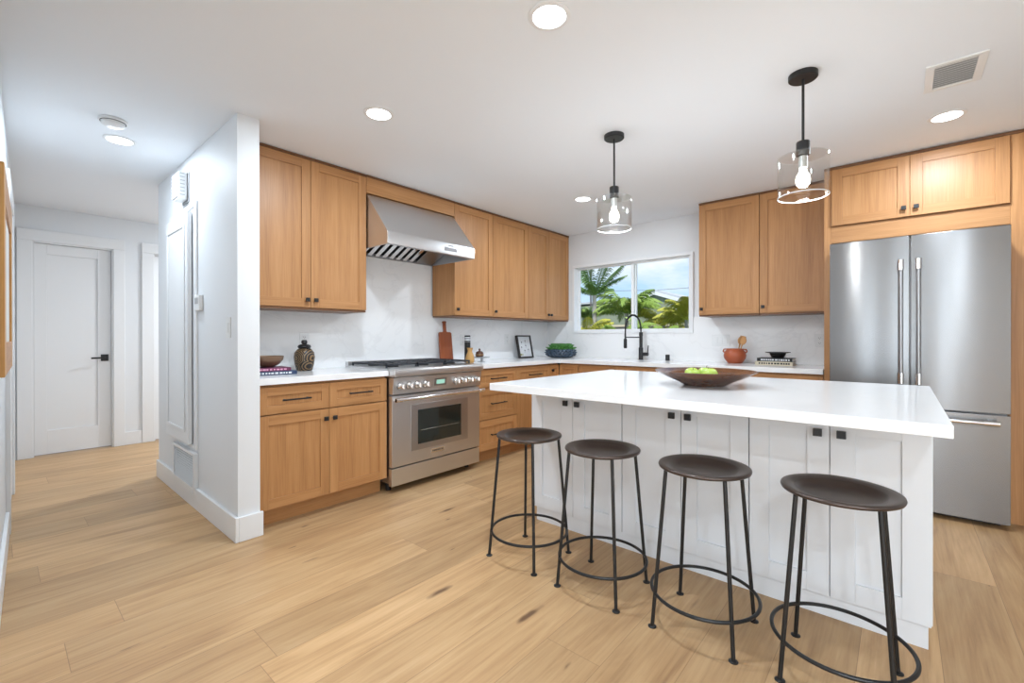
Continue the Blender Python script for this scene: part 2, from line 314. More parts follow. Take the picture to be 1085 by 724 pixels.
# long hall wall, very slightly out of square
def yl(x): return -4.734-.0365*x
LX = 2.75
struct('wall_hall_left', MB().prism([(HX, yl(HX)), (LX, yl(LX)), (LX, yl(LX)-.14), (HX, yl(HX)-.14)], 'z', 0, CEIL), WALL)
def lw(name, x0, x1, z0, z1, t, mat, parent=None, bev=.002, off=0):
    return MB().prism([(x0, yl(x0)+off), (x1, yl(x1)+off), (x1, yl(x1)+off+t), (x0, yl(x0)+off+t)], 'z', z0, z1)
struct('baseboard_hall_left', lw('', -.45, LX, 0, .14, .016, TRIM), TRIM, .003)
d3 = empty('door_3', ((-1.0), yl(-1.0), 0)); d3['kind'] = 'structure'
def d3p(name, mb):
    o = mb.build(name, TRIM, d3, .002); o.location = (1.0, -yl(-1.0), 0); return o
d3p('door_casing', lw('', -1.55, -1.45, 0, 2.16, .02, 0)); d3p('door_casing', lw('', -.56, -.46, 0, 2.16, .02, 0)); d3p('door_casing', lw('', -1.45, -.56, 2.06, 2.16, .02, 0))
d3p('door_leaf', lw('', -1.445, -.565, .008, 2.055, .006, 0))
struct('wall_living_left', MB().box(LX-.14, LX, -9.1, yl(LX)-.14, 0, CEIL), WALL)
# living room behind the photographer: unseen glazed openings added to let light in
b = MB(); b.box(LX-.14, 2.82, -9.25, -9.1, 0, CEIL).box(3.22, 3.78, -9.25, -9.1, 0, CEIL).box(4.18, 7.15, -9.25, -9.1, 0, CEIL).box(2.82, 3.22, -9.25, -9.1, 2.2, CEIL).box(3.78, 4.18, -9.25, -9.1, 2.2, CEIL)
struct('wall_front', b, WALL)
b = MB(); b.box(7.0, 7.15, -9.1, -8.6, 0, CEIL).box(7.0, 7.15, -5.6, 0, 0, CEIL).box(7.0, 7.15, -8.6, -5.6, 0, .25).box(7.0, 7.15, -8.6, -5.6, 2.2, CEIL)
struct('wall_right', b, WALL)
def glazed(name, axis, at, a0, a1, z0, z1, nm, fw=.05, d=.06):
    b = MB(); g = MB()
    def bx(m, p0, p1, q0, q1, t0, t1):
        if axis == 'y': m.box(p0, p1, at+t0, at+t1, q0, q1)
        else: m.box(at+t0, at+t1, p0, p1, q0, q1)
    bx(b, a0, a1, z0, z0+fw, -d/2, d/2); bx(b, a0, a1, z1-fw, z1, -d/2, d/2); bx(b, a0, a0+fw, z0+fw, z1-fw, -d/2, d/2); bx(b, a1-fw, a1, z0+fw, z1-fw, -d/2, d/2)
    for k in range(1, nm):
        c = a0+(a1-a0)*k/nm; bx(b, c-fw/2, c+fw/2, z0+fw, z1-fw, -d/2, d/2)
    bx(g, a0+fw, a1-fw, z0+fw, z1-fw, -.003, .003)
    e = empty(name, ((a0+a1)/2, at, z0) if axis == 'y' else (at, (a0+a1)/2, z0)); e['kind'] = 'structure'
    for nme, m_, mt in (('window_frame', b, TRIM), ('window_glass', g, PANE)):
        o = m_.build(nme, mt, e); o.location = -Vector(e.location)
    return e
glazed('window_added_2', 'y', -9.17, 2.82, 3.22, 0, 2.2, 1); glazed('window_added_4', 'y', -9.17, 3.78, 4.18, 0, 2.2, 1); glazed('window_added_3', 'x', 7.07, -8.6, -5.6, .25, 2.2, 3)  # unseen windows added to light the room and streak the refrigerator
# kitchen window: white vinyl slider set in a shallow reveal
e = empty('window_1', (WX0, 0, WZ0)); e['kind'] = 'structure'
def wpart(nm, mb, mt, bev=.002):
    o = mb.build(nm, mt, e, bev); o.location = -Vector(e.location); return o
F = .03; b = MB()
b.box(WX0, WX1, -.022, .10, WZ0, WZ0+F).box(WX0, WX1, -.022, .10, WZ1-F, WZ1).box(WX0, WX0+F, -.022, .10, WZ0+F, WZ1-F).box(WX1-F, WX1, -.022, .10, WZ0+F, WZ1-F)
wpart('window_frame', b, TRIM)
b = MB(); S = .032; MXL, MXR = 1.165, 1.235
for x0, x1, y0 in ((WX0+F, MXR-.01, .055), (MXL+.01, WX1-F, .025)):
    y1 = y0+.026
    b.box(x0, x1, y0, y1, WZ0+F, WZ0+F+S*.6).box(x0, x1, y0, y1, WZ1-F-S*.6, WZ1-F).box(x0, x0+S, y0, y1, WZ0+F+S*.6, WZ1-F-S*.6).box(x1-S, x1, y0, y1, WZ0+F+S*.6, WZ1-F-S*.6)
wpart('window_sash', b, TRIM)
wpart('window_glass', MB().box(WX0+F+S, MXR-.01-S, .066, .070, WZ0+F+S*.6, WZ1-F-S*.6), PANE, 0)
wpart('window_glass', MB().box(MXL+.01+S, WX1-F-S, .036, .040, WZ0+F+S*.6, WZ1-F-S*.6), PANE, 0)
# hall doors
def hall_door(name, y0, y1, h, cw, handle):
    e = empty(name, (HX, y0, 0)); e['kind'] = 'structure'; w = y1-y0
    b = MB(); b.box(0, .02, -cw[0], 0, 0, h).box(0, .02, w, w+cw[1], 0, h).box(0, .02, -cw[0], w+cw[1], h, h+.11)
    b.build('door_casing', TRIM, e, .003)
    b = MB(); b.box(-.13, -.001, 0, .012, 0, h).box(-.13, -.001, w-.012, w, 0, h).box(-.13, -.001, .012, w-.012, h-.012, h); b.build('door_jamb', TRIM, e)
    # single flat panel door
    a, c = .014, w-.014; p0, p1, z0, z1 = .102, w-.118, .245, 1.985
    if w > .65: p1 = w-.115
    b = MB(); X0, X1 = -.075, -.035
    b.box(X0, X1, a, p0, .01, h-.014).box(X0, X1, p1, c, .01, h-.014).box(X0, X1, p0, p1, .01, z0).box(X0, X1, p0, p1, z1, h-.014).box(X0, X1-.012, p0, p1, z0, z1)
    lf = b.build('door_leaf', TRIM, e, .002)
    if handle:
        m = MB(); m.box(X1, X1+.010, w-.095, w-.035, .915, .985).tube([(X1+.005, w-.062, .95), (X1+.05, w-.062, .95), (X1+.05, w-.085, .95), (X1+.05, w-.175, .948)], .009, 8)
        m.build('door_handle', BLACK, e, .002)
    return e
hall_door('door_1', D1[0], D1[1], D1[2], (.10, .092), True); hall_door('door_2', D2[0], D2[1], D2[2], (.107, .1), False)
# stone splashback
BS = .012
b = MB(); b.box(0, BS, -3.737, -2.845, .915, 1.372).box(0, BS, -2.845, -1.94, .90, 1.87).box(0, BS, -1.94, -.0005, .915, 1.372)
struct('wall_splashback_left', b, MARBLE)
b = MB(); b.box(BS, WX0, -BS, 0, .915, 1.372).box(WX0, WX1, -BS, 0, .915, WZ0).box(WX1, 3.068, -BS, 0, .915, 1.372)
struct('wall_splashback_back', b, MARBLE)

# ------------------------------------------------------------------ cabinets
T = .02
def shaker(name, parent, x0, x1, z0, z1, mats, rail=.062, y=0, bev=.0012):
    """front face at y-T (local), framed panel set back"""
    b = MB(); Y0, Y1 = y-T, y-.0005; rc = .008
    b.box(x0, x0+rail, Y0, Y1, z0, z1, 0).box(x1-rail, x1, Y0, Y1, z0, z1, 0)
    b.box(x0+rail, x1-rail, Y0, Y1, z0, z0+rail, 1).box(x0+rail, x1-rail, Y0, Y1, z1-rail, z1, 1)
    b.box(x0+rail, x1-rail, Y0+rc, Y1, z0+rail, z1-rail, 0)
    return b.build(name, mats, parent, bev)
def knob(parent, x, z, y=0, s=.0135):
    b = MB(); b.lathe([(0, 0), (.006, 0), (.006, -.016), (0, -.016)], (x, y-T, z), 12, axis='y').box(x-s, x+s, y-T-.027, y-T-.014, z-s, z+s)
    return b.build('knob', BLACK, parent, .0015)
def bar(parent, x, z, L=.15, y=0):
    b = MB(); Y = y-T
    b.box(x-L/2, x-L/2+.010, Y-.026, Y, z-.005, z+.005).box(x+L/2-.010, x+L/2, Y-.026, Y, z-.005, z+.005).box(x-L/2-.012, x+L/2+.012, Y-.032, Y-.024, z-.005, z+.005)
    return b.build('handle', BLACK, parent, .0012)
WD = (OAKZ, OAKX)
# local frame of a cabinet: x along its width, -y towards the room, origin on the floor/wall at its left end of the FRONT plane
ZD, ZT = .118, .858
def base_cab(loc, rz, w, label, fronts, depth=.60, group='oak base cabinets', toe=True, stub=0):
    e = empty('base_cabinet', loc, rz, label, 'cabinet', group)
    b = MB(); b.box(.001, w-.001, 0, depth, ZD-.003, .874, 0); b.build('carcass', OAKZ, e)
    if toe: MB().box(.001, w-.001, .07, .085, 0, ZD-.004).build('toe_kick', OAKX, e)
    g = .0016
    for f in fronts:
        kind, x0, x1, z0, z1 = f[:5]; 
        o = shaker('door' if kind == 'door' else 'drawer', e, x0+g, x1-g, z0, z1, WD, rail=f[6] if len(f) > 6 else .06)
        if f[5]:
            if f[5][0] == 'k': knob(o, f[5][1], f[5][2])
            else: bar(o, (x0+x1)/2 if f[5][1] is None else f[5][1], (z0+z1)/2, f[5][2] if len(f[5]) > 2 else .16)
    return e
XF = .605         # front plane of range-wall carcasses; fronts stand 2 cm proud
def wA(y): return (XF, y, 0)
yA0, yA1, yR0, yR1 = -3.737, -2.851, -2.847, -1.932
w = (yA1-yA0); h = w/2
base_cab(wA(yA0), PI/2, w, 'oak base cabinet with two drawers and two doors, between the partition and range', [
    ('drawer', 0, h, .694, ZT, ('b', None, .155), .052), ('drawer', h, w, .694, ZT, ('b', None, .155), .052),
    ('door', 0, h, ZD, .686, ('k', h-.03, .625)), ('door', h, w, ZD, .686, ('k', h+.03, .625))])
base_cab(wA(-1.926), PI/2, .574, 'oak base cabinet with a stack of three drawers, just beyond the steel range', [
    ('drawer', 0, .574, .694, ZT, ('b', None, .19), .05), ('drawer', 0, .574, .402, .686, ('b', None, .19)), ('drawer', 0, .574, ZD, .394, ('b', None, .19))])
base_cab(wA(-1.35), PI/2, .555, 'oak base cabinet with one drawer over a door, beyond the stack of three drawers', [
    ('drawer', 0, .555, .694, ZT, ('b', None, .19), .05), ('door', 0, .555, ZD, .686, ('k', .52, .625))])
base_cab(wA(-.793), PI/2, .166, 'narrow oak corner cabinet door with a single small black knob, beside the inside corner', [
    ('door', 0, .165, ZD, ZT, ('k', .03, .80), .04)])
YF = -.605
def wB(x): return (x, YF, 0)
base_cab(wB(.628), 0, .242, 'narrow blank-fronted oak corner cabinet on the window wall', [('door', 0, .242, ZD, ZT, None, .05)])
base_cab(wB(.872), 0, .875, 'wide oak sink cabinet with two doors under the window', [('door', 0, .4375, ZD, ZT, ('k', .405, .80)), ('door', .4375, .875, ZD, ZT, ('k', .47, .80))])
base_cab(wB(1.749), 0, .655, 'oak base cabinet with three drawers under the terracotta pot', [
    ('drawer', 0, .655, .694, ZT, ('b', None, .19), .05), ('drawer', 0, .655, .402, .686, ('b', None, .19)), ('drawer', 0, .655, ZD, .394, ('b', None, .19))])
base_cab(wB(2.406), 0, .660, 'oak base cabinet with three drawers beside the refrigerator panel', [
    ('drawer', 0, .660, .694, ZT, ('b', None, .19), .05), ('drawer', 0, .660, .402, .686, ('b', None, .19)), ('drawer', 0, .660, ZD, .394, ('b', None, .19))])
# countertops
o = MB().box(BS+.001, .645, yA0+.001, yA1+.002, .8755, .915).build('countertop', QUARTZ, None, .002)
tag(o, 'short white countertop between the partition and the range, holding a jar and books', 'countertop')
o = MB().prism([(BS+.001, -1.929), (.645, -1.929), (.645, -.645), (3.066, -.645), (3.066, -BS-.001), (BS+.001, -BS-.001)], 'z', .8755, .915).build('countertop', QUARTZ, None, .002)
tag(o, 'long white L-shaped countertop running from the range under the window to the refrigerator', 'countertop')
# wall cabinets
ZU0, ZU1 = 1.372, 2.436
def wall_cab(loc, rz, w, label, doors, z0=ZU0, z1=ZU1, depth=.305, group='oak wall cabinets', name='wall_cabinet', crown=True):
    e = empty(name, (loc[0], loc[1], z0), rz, label, 'cabinet', group); H = z1-z0
    b = MB(); b.box(.001, w-.001, 0, depth, .0, H-.016, 0); b.build('carcass', OAKZ, e)
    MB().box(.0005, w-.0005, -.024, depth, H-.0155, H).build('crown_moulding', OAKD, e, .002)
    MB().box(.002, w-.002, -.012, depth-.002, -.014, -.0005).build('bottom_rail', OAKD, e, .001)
    for x0, x1, kx in doors:
        o = shaker('door', e, x0+.0016, x1-.0016, .002, H-.018, WD, rail=.062); knob(o, kx, .055)
    return e
XU = .325
wall_cab((XU, -3.737, 0), PI/2, .888, 'two-door oak wall cabinet between the white partition and the range hood', [(0, .45, .42), (.45, .888, .48)])
wall_cab((XU, -1.928, 0), PI/2, .522, 'oak wall cabinet with one door, touching the far side of the range hood', [(0, .522, .03)])
wall_cab((XU, -1.404, 0), PI/2, .578, 'single-door oak wall cabinet, second beyond the range hood', [(0, .578, .03)])
wall_cab((XU, -.824, 0), PI/2, .818, 'narrow two-door oak wall cabinet next to the window', [(0, .395, .368), (.395, .815, .425)])
wall_cab((2.05, -.325, 0), 0, .518, 'single-door oak wall cabinet directly right of the window', [(0, .518, .03)])
wall_cab((2.57, -.325, 0), 0, .498, 'single-door oak wall cabinet beside the refrigerator surround', [(0, .498, .03)])
# valance panel above the hood
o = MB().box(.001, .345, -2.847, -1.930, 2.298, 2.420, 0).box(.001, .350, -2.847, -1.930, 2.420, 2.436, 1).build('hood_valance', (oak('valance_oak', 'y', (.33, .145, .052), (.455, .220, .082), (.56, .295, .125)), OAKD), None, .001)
tag(o, 'level oak valance board above the steel range hood', 'valance board')

# ------------------------------------------------------------------ refrigerator and its surround
e = empty('fridge_surround', (3.07, -.605, 0), 0, 'tall oak surround with two cupboard doors boxing in the steel refrigerator', 'cabinet')
MB().box(0, .045, -.02, .60, 0, CEIL-.0225).build('side_panel', OAKZ, e, .001)
MB().box(.955, 1.10, -.02, .60, 0, CEIL-.0225).build('side_panel', OAKZ, e, .001)
MB().box(.045, .955, -.002, .60, 1.97, CEIL-.0225).build('carcass', OAKZ, e)
MB().box(.0455, .9545, -.0195, -.0025, 1.865, 1.985).build('face_rail', OAKX, e, .001)
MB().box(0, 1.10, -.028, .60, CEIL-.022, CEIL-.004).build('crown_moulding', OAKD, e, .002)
for x0, x1, kx in ((.048, .4865, .455), (.4885, .952, .52)):
    o = shaker('door', e, x0, x1, 1.993, 2.412, WD, rail=.064, y=-.0195); knob(o, kx, 2.05, y=-.0195)
e = empty('refrigerator', (3.123, -.055, 0), 0, 'large stainless steel French door refrigerator with a bottom freezer drawer', 'refrigerator')
FW, FD = .883, -.755      # width, front plane (local y)
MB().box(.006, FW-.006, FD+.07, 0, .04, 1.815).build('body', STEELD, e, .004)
MB().box(.03, FW-.03, FD+.1, -.05, 0, .04).build('base', BLACK, e)
def fdoor(nm, x0, x1, z0, z1):
    # door skin bowed by a few millimetres as pressed sheet steel is
    m = MB(); n = 14; pts = []
    for k in range(n+1):
        u = k/n; pts.append((x0+(x1-x0)*u, FD+.062 - .062 - .004*math.sin(PI*u)))
    poly = [(x0, FD+.064)] + pts + [(x1, FD+.064)]
    m.prism(poly, 'z', z0, z1); return m.build(nm, STEELF, e, .003)
dl = fdoor('door', 0, .430, .698, 1.83); dr = fdoor('door', .437, FW, .698, 1.83); fz = fdoor('freezer_drawer', 0, FW, .034, .688)
for d, x in ((dl, .388), (dr, .474)):
    m = MB(); Y = FD-.062
    m.tube([(x, Y, .862), (x, Y, 1.662)], .0115, 14); 
    for z in (.885, 1.64): m.box(x-.009, x+.009, Y, FD-.002, z-.012, z+.012)
    for z0, z1 in ((.856, .925), (1.60, 1.668)): m.tube([(x, Y, z0), (x, Y, z1)], .0155, 16, m=1)
    m.build('handle', (STEELD, CHROME), d)
m = MB(); Y = FD-.06; m.tube([(.06, Y, .643), (.827, Y, .643)], .0115, 14)
for x in (.085, .80): m.box(x-.012, x+.012, Y, FD-.003, .634, .652)
for x0, x1 in ((.055, .12), (.765, .832)): m.tube([(x0, Y, .643), (x1, Y, .643)], .0155, 16)
m.build('handle', CHROME, fz)

# ------------------------------------------------------------------ range (local: x along width towards the window, -y to the room)
def rng():
    e = empty('gas_range', (0, yR0, 0), PI/2, 'stainless steel range with gas burners, eight knobs and an oven', 'range')
    W = yR1-yR0; X0, X1 = .003, W-.003
    L = lambda x: -x      # world x -> local y
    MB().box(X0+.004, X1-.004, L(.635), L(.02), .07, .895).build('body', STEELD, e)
    for x in (.05, W-.05):
        for y in (.56, .10): MB().lathe([(0, 0), (.02, 0), (.02, .07), (0, .07)], (x, L(y), 0), 12).build('foot', BLACK, e)
    MB().box(X0, X1, L(.675), L(.636), .055, .185).build('kick_panel', STEEL, e, .002)
    d = MB(); d.box(X0+.002, X1-.002, L(.680), L(.6365), .196, .725)
    dd = d.build('oven_door', STEEL, e, .003)
    fx0, fx1, fz0, fz1 = .17, .765, .29, .645
    m = MB(); m.box(fx0, fx1, L(.684), L(.6802), fz0, fz1); m.build('window_frame', STEELD2, dd, .001)
    MB().box(.235, .685, L(.686), L(.6842), .335, .600).build('window', OVENG, dd)
    m = MB(); m.tube([(.23+.03, L(.6866), .44), (.66, L(.6866), .44)], .0009, 6); m.build('oven_rack', CHROME, dd)
    # handle
    m = MB(); m.tube([(.0, L(.735), .700), (W, L(.735), .700)], .0125, 14)
    for x in (.035, W-.035): m.box(x-.012, x+.012, L(.735), L(.679), .690, .708)
    for a, c in ((.0, .05), (W-.05, W)): m.tube([(a, L(.735), .700), (c, L(.735), .700)], .016, 16)
    m.build('handle', CHROME, dd)
    # badge
    m = MB(); m.box(.365, .50, L(.6835), L(.680), .238, .272); bd = m.build('badge', CHROME, dd, .001)
    cu = bpy.data.curves.new('lettering', 'FONT'); cu.body = 'THERMADOR'; cu.size = .019; cu.extrude = .0006; cu.align_x = 'CENTER'; cu.align_y = 'CENTER'
    to = bpy.data.objects.new('lettering', cu); COL.objects.link(to); dg = bpy.context.evaluated_depsgraph_get()
    me = bpy.data.meshes.new_from_object(to.evaluated_get(dg)); bpy.data.objects.remove(to, do_unlink=True); me.materials.append(SEAL)
    lt = bpy.data.objects.new('lettering', me); COL.objects.link(lt); lt.parent = dd; lt.location = (.4325, L(.6842), .255); lt.rotation_euler = (PI/2, 0, 0)
    # control panel, slightly raked, with bullnose above
    prof = [(L(.64), .738), (L(.686), .738), (L(.704), .862), (L(.64), .862)]
    cp = MB(); cp.prism(prof, 'x', X0, X1); cp = cp.build('control_panel', STEEL, e, .002)
    def on(z): return .686+(z-.738)/.124*.018
    for x in (.066, .143, .220, .297, .62, .698, .776, .852):
        m = MB(); z = .798; c = (x, L(on(z)), z)
        m.lathe([(.0, -.004), (.027, -.004), (.028, -.010), (.0245, -.016), (.021, -.020), (.0195, -.044), (.0175, -.047), (0, -.047)], c, 20, axis='y').box(x-.0055, x+.0055, c[1]-.056, c[1]-.044, z-.02, z+.02)
        k = m.build('knob', CHROME, cp, .0008); 
        MB().lathe([(.0285, .0), (.0315, .0), (.0315, -.005), (.0285, -.005)], c, 24, axis='y', closed=True).build('bezel', STEELD, k)
    m = MB(); z0, z1 = .775, .835; x0, x1 = .388, .512
    m.prism([(L(on(z0))-.003, z0), (L(on(z1))-.003, z1), (L(on(z1))+.002, z1), (L(on(z0))+.002, z0)], 'x', x0, x1); ds = m.build('display', STEELD, cp)
    z0, z1 = .788, .822
    MB().prism([(L(on(z0))-.004, z0), (L(on(z1))-.004, z1), (L(on(z1))-.0031, z1), (L(on(z0))-.0031, z0)], 'x', .408, .492).build('screen', LCD, ds)
    # cooktop deck: bullnose front, low rear riser
    m = MB(); m.box(X0-.001, X1+.001, L(.60), L(.016), .897, .928)
    nose = [(L(.60), .928), (L(.60), .866), (L(.705), .866), (L(.722), .874), (L(.728), .892), (L(.724), .912), (L(.708), .926)]
    m.prism(nose, 'x', X0-.002, X1+.002)
    m.build('cooktop', STEEL, e, .002)
    MB().box(X0, X1, L(.055), L(.014), .9285, .962).build('rear_riser', STEEL, e, .002)
    # burners and grates
    for bx in (.16, .457, .755):
        for by in (.20, .45):
            m = MB(); m.lathe([(0, 0), (.052, 0), (.052, .008), (.036, .010), (.036, .018), (.030, .022), (0, .022)], (bx, L(by), .9285), 24); m.build('burner', BLACK, e)
    for k in range(3):
        x0 = .022+k*.293; x1 = x0+.285; m = MB(); z0, z1 = .945, .958; t = .012
        ys = (.09, .335, .572)
        for y in ys: m.box(x0, x1, L(y)-t/2, L(y)+t/2, z0, z1)
        for x in (x0, x1-t): m.box(x, x+t, L(.578), L(.084), z0, z1)
        for by in (.20, .45):
            cx = (x0+x1)/2
            for a in range(4):
                an = PI/4+a*PI/2; dx, dy = math.cos(an), math.sin(an)
                m.tube([(cx+dx*.03, L(by)+dy*.03, .952), (cx+dx*.145, L(by)+dy*.115, .952)], .006, 6)
            m.box(cx-t/2, cx+t/2, L(by)-.12, L(by)-.035, z0, z1).box(cx-t/2, cx+t/2, L(by)+.035, L(by)+.12, z0, z1)
            m.box(x0, cx-.035, L(by)-t/2, L(by)+t/2, z0, z1).box(cx+.035, x1, L(by)-t/2, L(by)+t/2, z0, z1)
        for x in (x0+.006, x1-.006):
            for y in (.09, .572): m.box(x-.006, x+.006, L(y)-.006, L(y)+.006, .9285, .946)
        m.build('grate', IRON, e, .0015)
    return e
STEELD2 = steel('oven_window_steel', (.50, .50, .51), .32, 0)
rng()
# ------------------------------------------------------------------ hood
def hood():
    e = empty('range_hood', (BS+.001, yR0, 0), PI/2, 'angled stainless steel range hood below the oak valance', 'range hood')
    W = yR1-yR0; X0, X1 = .006, W-.006; o = -(BS+.001)
    L = lambda x: -x-o
    zt, zl, zb = 2.292, 1.957, 1.862
    # canopy shell: slanted front, level lip, open underneath
    th = .012
    outer = [(L(BS+.001), zt), (L(.335), zt), (L(.612), zl+.012), (L(.622), zl-.004), (L(.622), zb+.004), (L(.616), zb)]
    inner = [(L(.600), zb), (L(.606), zl-.01), (L(.33), zt-th), (L(BS+.013), zt-th), (L(BS+.013), zb), (L(BS+.001), zb)]
    m = MB(); m.prism(outer+inner, 'x', X0+.012, X1-.012)
    side = outer + [(L(BS+.001), zb)]
    m.prism(side, 'x', X0, X0+.012).prism(side, 'x', X1-.012, X1)
    m.build('canopy', STEEL, e, .002)
    # filter tray: steel trough and a bank of baffles
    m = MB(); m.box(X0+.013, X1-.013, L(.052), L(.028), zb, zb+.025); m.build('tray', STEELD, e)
    MB().prism([(L(.49), 2.095), (L(.055), 1.888), (L(.055), 1.893), (L(.49), 2.10)], 'x', X0+.014, X1-.014).build('gap_shade_sheet', BLACK, e)  # black sheet paints the gaps between the baffles dark
    for k in range(9):
        x = X0+.03+k*.072
        MB().prism([(L(.485), 2.068), (L(.058), 1.865), (L(.058), 1.882), (L(.485), 2.085)], 'x', x, x+.040).build('baffle', CHROME, e, .004)
    MB().prism([(L(.485), 2.068), (L(.058), 1.865), (L(.058), 1.872), (L(.485), 2.075)], 'x', X0+.685, X1-.02).build('lamp_plate', STEELD, e, .002)
    MB().box(.56, .70, L(.6245), L(.6225), zb+.030, zb+.060).build('control_strip', STEELD, e, .001)
    m = MB().box(.60, .66, L(.6245), L(.6225), zb+.072, zb+.080); m.build('badge', STEELD, e)
    return e
hood()

# ------------------------------------------------------------------ island
IX0, IX1, IY0, IY1 = 1.725, 3.60, -2.49, -1.56
e = empty('kitchen_island', (IX0, IY0, 0), 0, 'long white kitchen island with six framed doors, under a white slab', 'kitchen island')
WI = IX1-IX0
MB().box(0, WI, 0, IY1-IY0, .088, .859).build('carcass', CABW, e, .001)
MB().box(.03, WI-.012, -.005, IY1-IY0-.03, 0, .087).build('toe_kick', CABW, e, .001)
cuts = [0, .311, .629, .952, 1.261, 1.564, 1.872]
for k in range(6):
    a, c = cuts[k], cuts[k+1]; g = .0016 if k % 2 == 0 else .0016
    a2 = a+(.004 if k in (2, 4) else .0014); 
    o = shaker('door', e, a2, c-.0014, .090, .847, (CABW, CABW), rail=.078 if k not in (0, 5) else .082); knob(o, (c-.040) if k % 2 == 0 else (a+.040), .767, s=.0155)
for k in range(3):
    a = WI*k/3
    for j in range(2):
        o = shaker('door', e, a+j*WI/6+.002, a+(j+1)*WI/6-.002, .090, .847, (CABW, CABW), rail=.07)
        # the far side faces the window wall
        for v in o.data.vertices: v.co.y = (IY1-IY0) - v.co.y
        o.data.flip_normals()
o = MB().box(1.738, 3.628, -2.912, -1.50, .860, .900).build('island_countertop', QUARTZ, None, .0025)
tag(o, 'thick white slab countertop on the island with a wide overhang towards the stools', 'countertop')

# ------------------------------------------------------------------ stools
def stool():
    e = empty('bar_stool', (0, 0, 0))
    prof = [(0, .6125), (.05, .6135), (.09, .617), (.112, .6235), (.1235, .632), (.129, .6375), (.134, .6395), (.150, .6425), (.167, .6455), (.173, .6435), (.1745, .638), (.172, .632), (.15, .629), (.13, .622), (.10, .610), (.05, .605), (0, .604)]
    MB().lathe(prof, n=56).build('seat', GUN, e, sharp=60)
    for sx in (-1, 1):
        for sy in (-1, 1):
            m = MB(); m.tube([(sx*.151, sy*.151, .004), (sx*.111, sy*.111, .631)], .0075, 12)
            lg = m.build('leg', GUNL, e); MB().lathe([(0, 0), (.0165, 0), (.0165, .003), (.009, .007), (0, .007)], (sx*.151, sy*.151, 0), 16).build('foot_pad', GUNL, lg)
    m = MB(); m.tube([(.201*math.cos(2*PI*k/64), .201*math.sin(2*PI*k/64), .132) for k in range(64)], .0068, 10, closed=True); m.build('foot_ring', GUNL, e)
    return e
proto = stool()
SL = [((2.005, -2.885), 'round dark metal bar stool furthest from the refrigerator, at the range end of the island'),
      ((2.449, -2.89), 'round dark metal bar stool, second along from the range end of the island'),
      ((2.907, -2.882), 'round dark metal bar stool, second along from the refrigerator end of the island'),
      ((3.352, -2.872), 'round dark metal bar stool closest to the refrigerator end of the island, seat seen slanting')]
for i, ((x, y), lb) in enumerate(SL):
    o = proto if i == 0 else copy_tree(proto)
    o.location = (x, y, 0); tag(o, lb, 'bar stool', 'bar stools along the island')

# ------------------------------------------------------------------ pendants and ceiling fittings
def pendant():
    e = empty('pendant_lamp', (0, 0, CEIL)); z = lambda a: a-CEIL
    MB().lathe([(0, z(2.4395)), (.062, z(2.4395)), (.062, z(2.418)), (.058, z(2.414)), (0, z(2.414))], n=40).build('canopy', BLACK, e)
    MB().tube([(0, 0, z(2.416)), (0, 0, z(2.10))], .0062, 12).build('rod', BLACK, e)
    MB().lathe([(0, z(2.112)), (.027, z(2.112)), (.029, z(2.108)), (.029, z(2.046)), (0, z(2.046))], n=28).build('socket_cap', BLACK, e)
    MB().lathe([(0, z(2.040)), (.019, z(2.040)), (.019, z(1.985)), (0, z(1.985))], n=20).build('socket', BULBN, e)
    zt, zb, R, t = 2.044, 1.845, .108, .003
    MB().lathe([(.020, z(zt)), (R-.006, z(zt)), (R, z(zt-.006)), (R, z(zb)), (R-t, z(zb)), (R-t, z(zt-.008)), (R-.008, z(zt-t)), (.020, z(zt-t))], n=56, closed=True).build('glass_shade', SHADE, e)
    m = MB().lathe([(R-t-.0002, z(zb-.001)), (R+.0005, z(zb-.001)), (R+.0005, z(zb+.003)), (R-t-.0002, z(zb+.003))], n=56, closed=True); m.build('shade_rim', RIM, e)
    MB().lathe([(0, z(1.984)), (.014, z(1.984)), (.017, z(1.965)), (.028, z(1.945)), (.031, z(1.925)), (.028, z(1.905)), (.016, z(1.892)), (0, z(1.888))], n=24).build('bulb', BULB, e)
    return e
RIM = plain('glass_rim', (.75, .77, .77), .15)
pp = pendant()
for i, ((x, y), lb) in enumerate([((2.139, -2.19), 'pendant lamp with clear glass cylinder shade, hanging in front of the window end'), ((3.150, -2.182), 'pendant lamp with clear glass cylinder shade, hanging nearer the refrigerator')]):
    o = pp if i == 0 else copy_tree(pp)
    o.location = (x, y, CEIL); tag(o, lb, 'pendant lamp', 'glass pendant lamps over the island')
    lamp('pendant_glow', 'POINT', (x, y, 1.87), (0, 0, 0), 5.5, (.93, .96, 1), shadow_soft_size=.03)
def downlight():
    e = empty('recessed_light', (0, 0, CEIL))
    MB().lathe([(.066, -.0005), (.084, -.0005), (.084, -.003), (.070, -.007), (.066, -.006)], n=40, closed=True).build('trim_ring', TRIM, e)
    MB().lathe([(0, -.0006), (.0655, -.0006), (.0655, -.004), (0, -.004)], n=40).build('lens', LAMP, e)
    return e
dp = downlight()
DL = [((2.452, -3.312), 'round recessed ceiling light, the largest looking, high above the floor in front of the stools'),
      ((1.257, -3.32), 'round recessed ceiling light in front of the oak cabinets left of the hood'),
      ((1.291, -1.197), 'round recessed ceiling light just left of the glass pendant near the window'),
      ((3.712, -1.152), 'round recessed ceiling light in front of the refrigerator cupboards'),
      ((-.31, -4.225), 'round recessed ceiling light in the hall beside the smoke detector')]
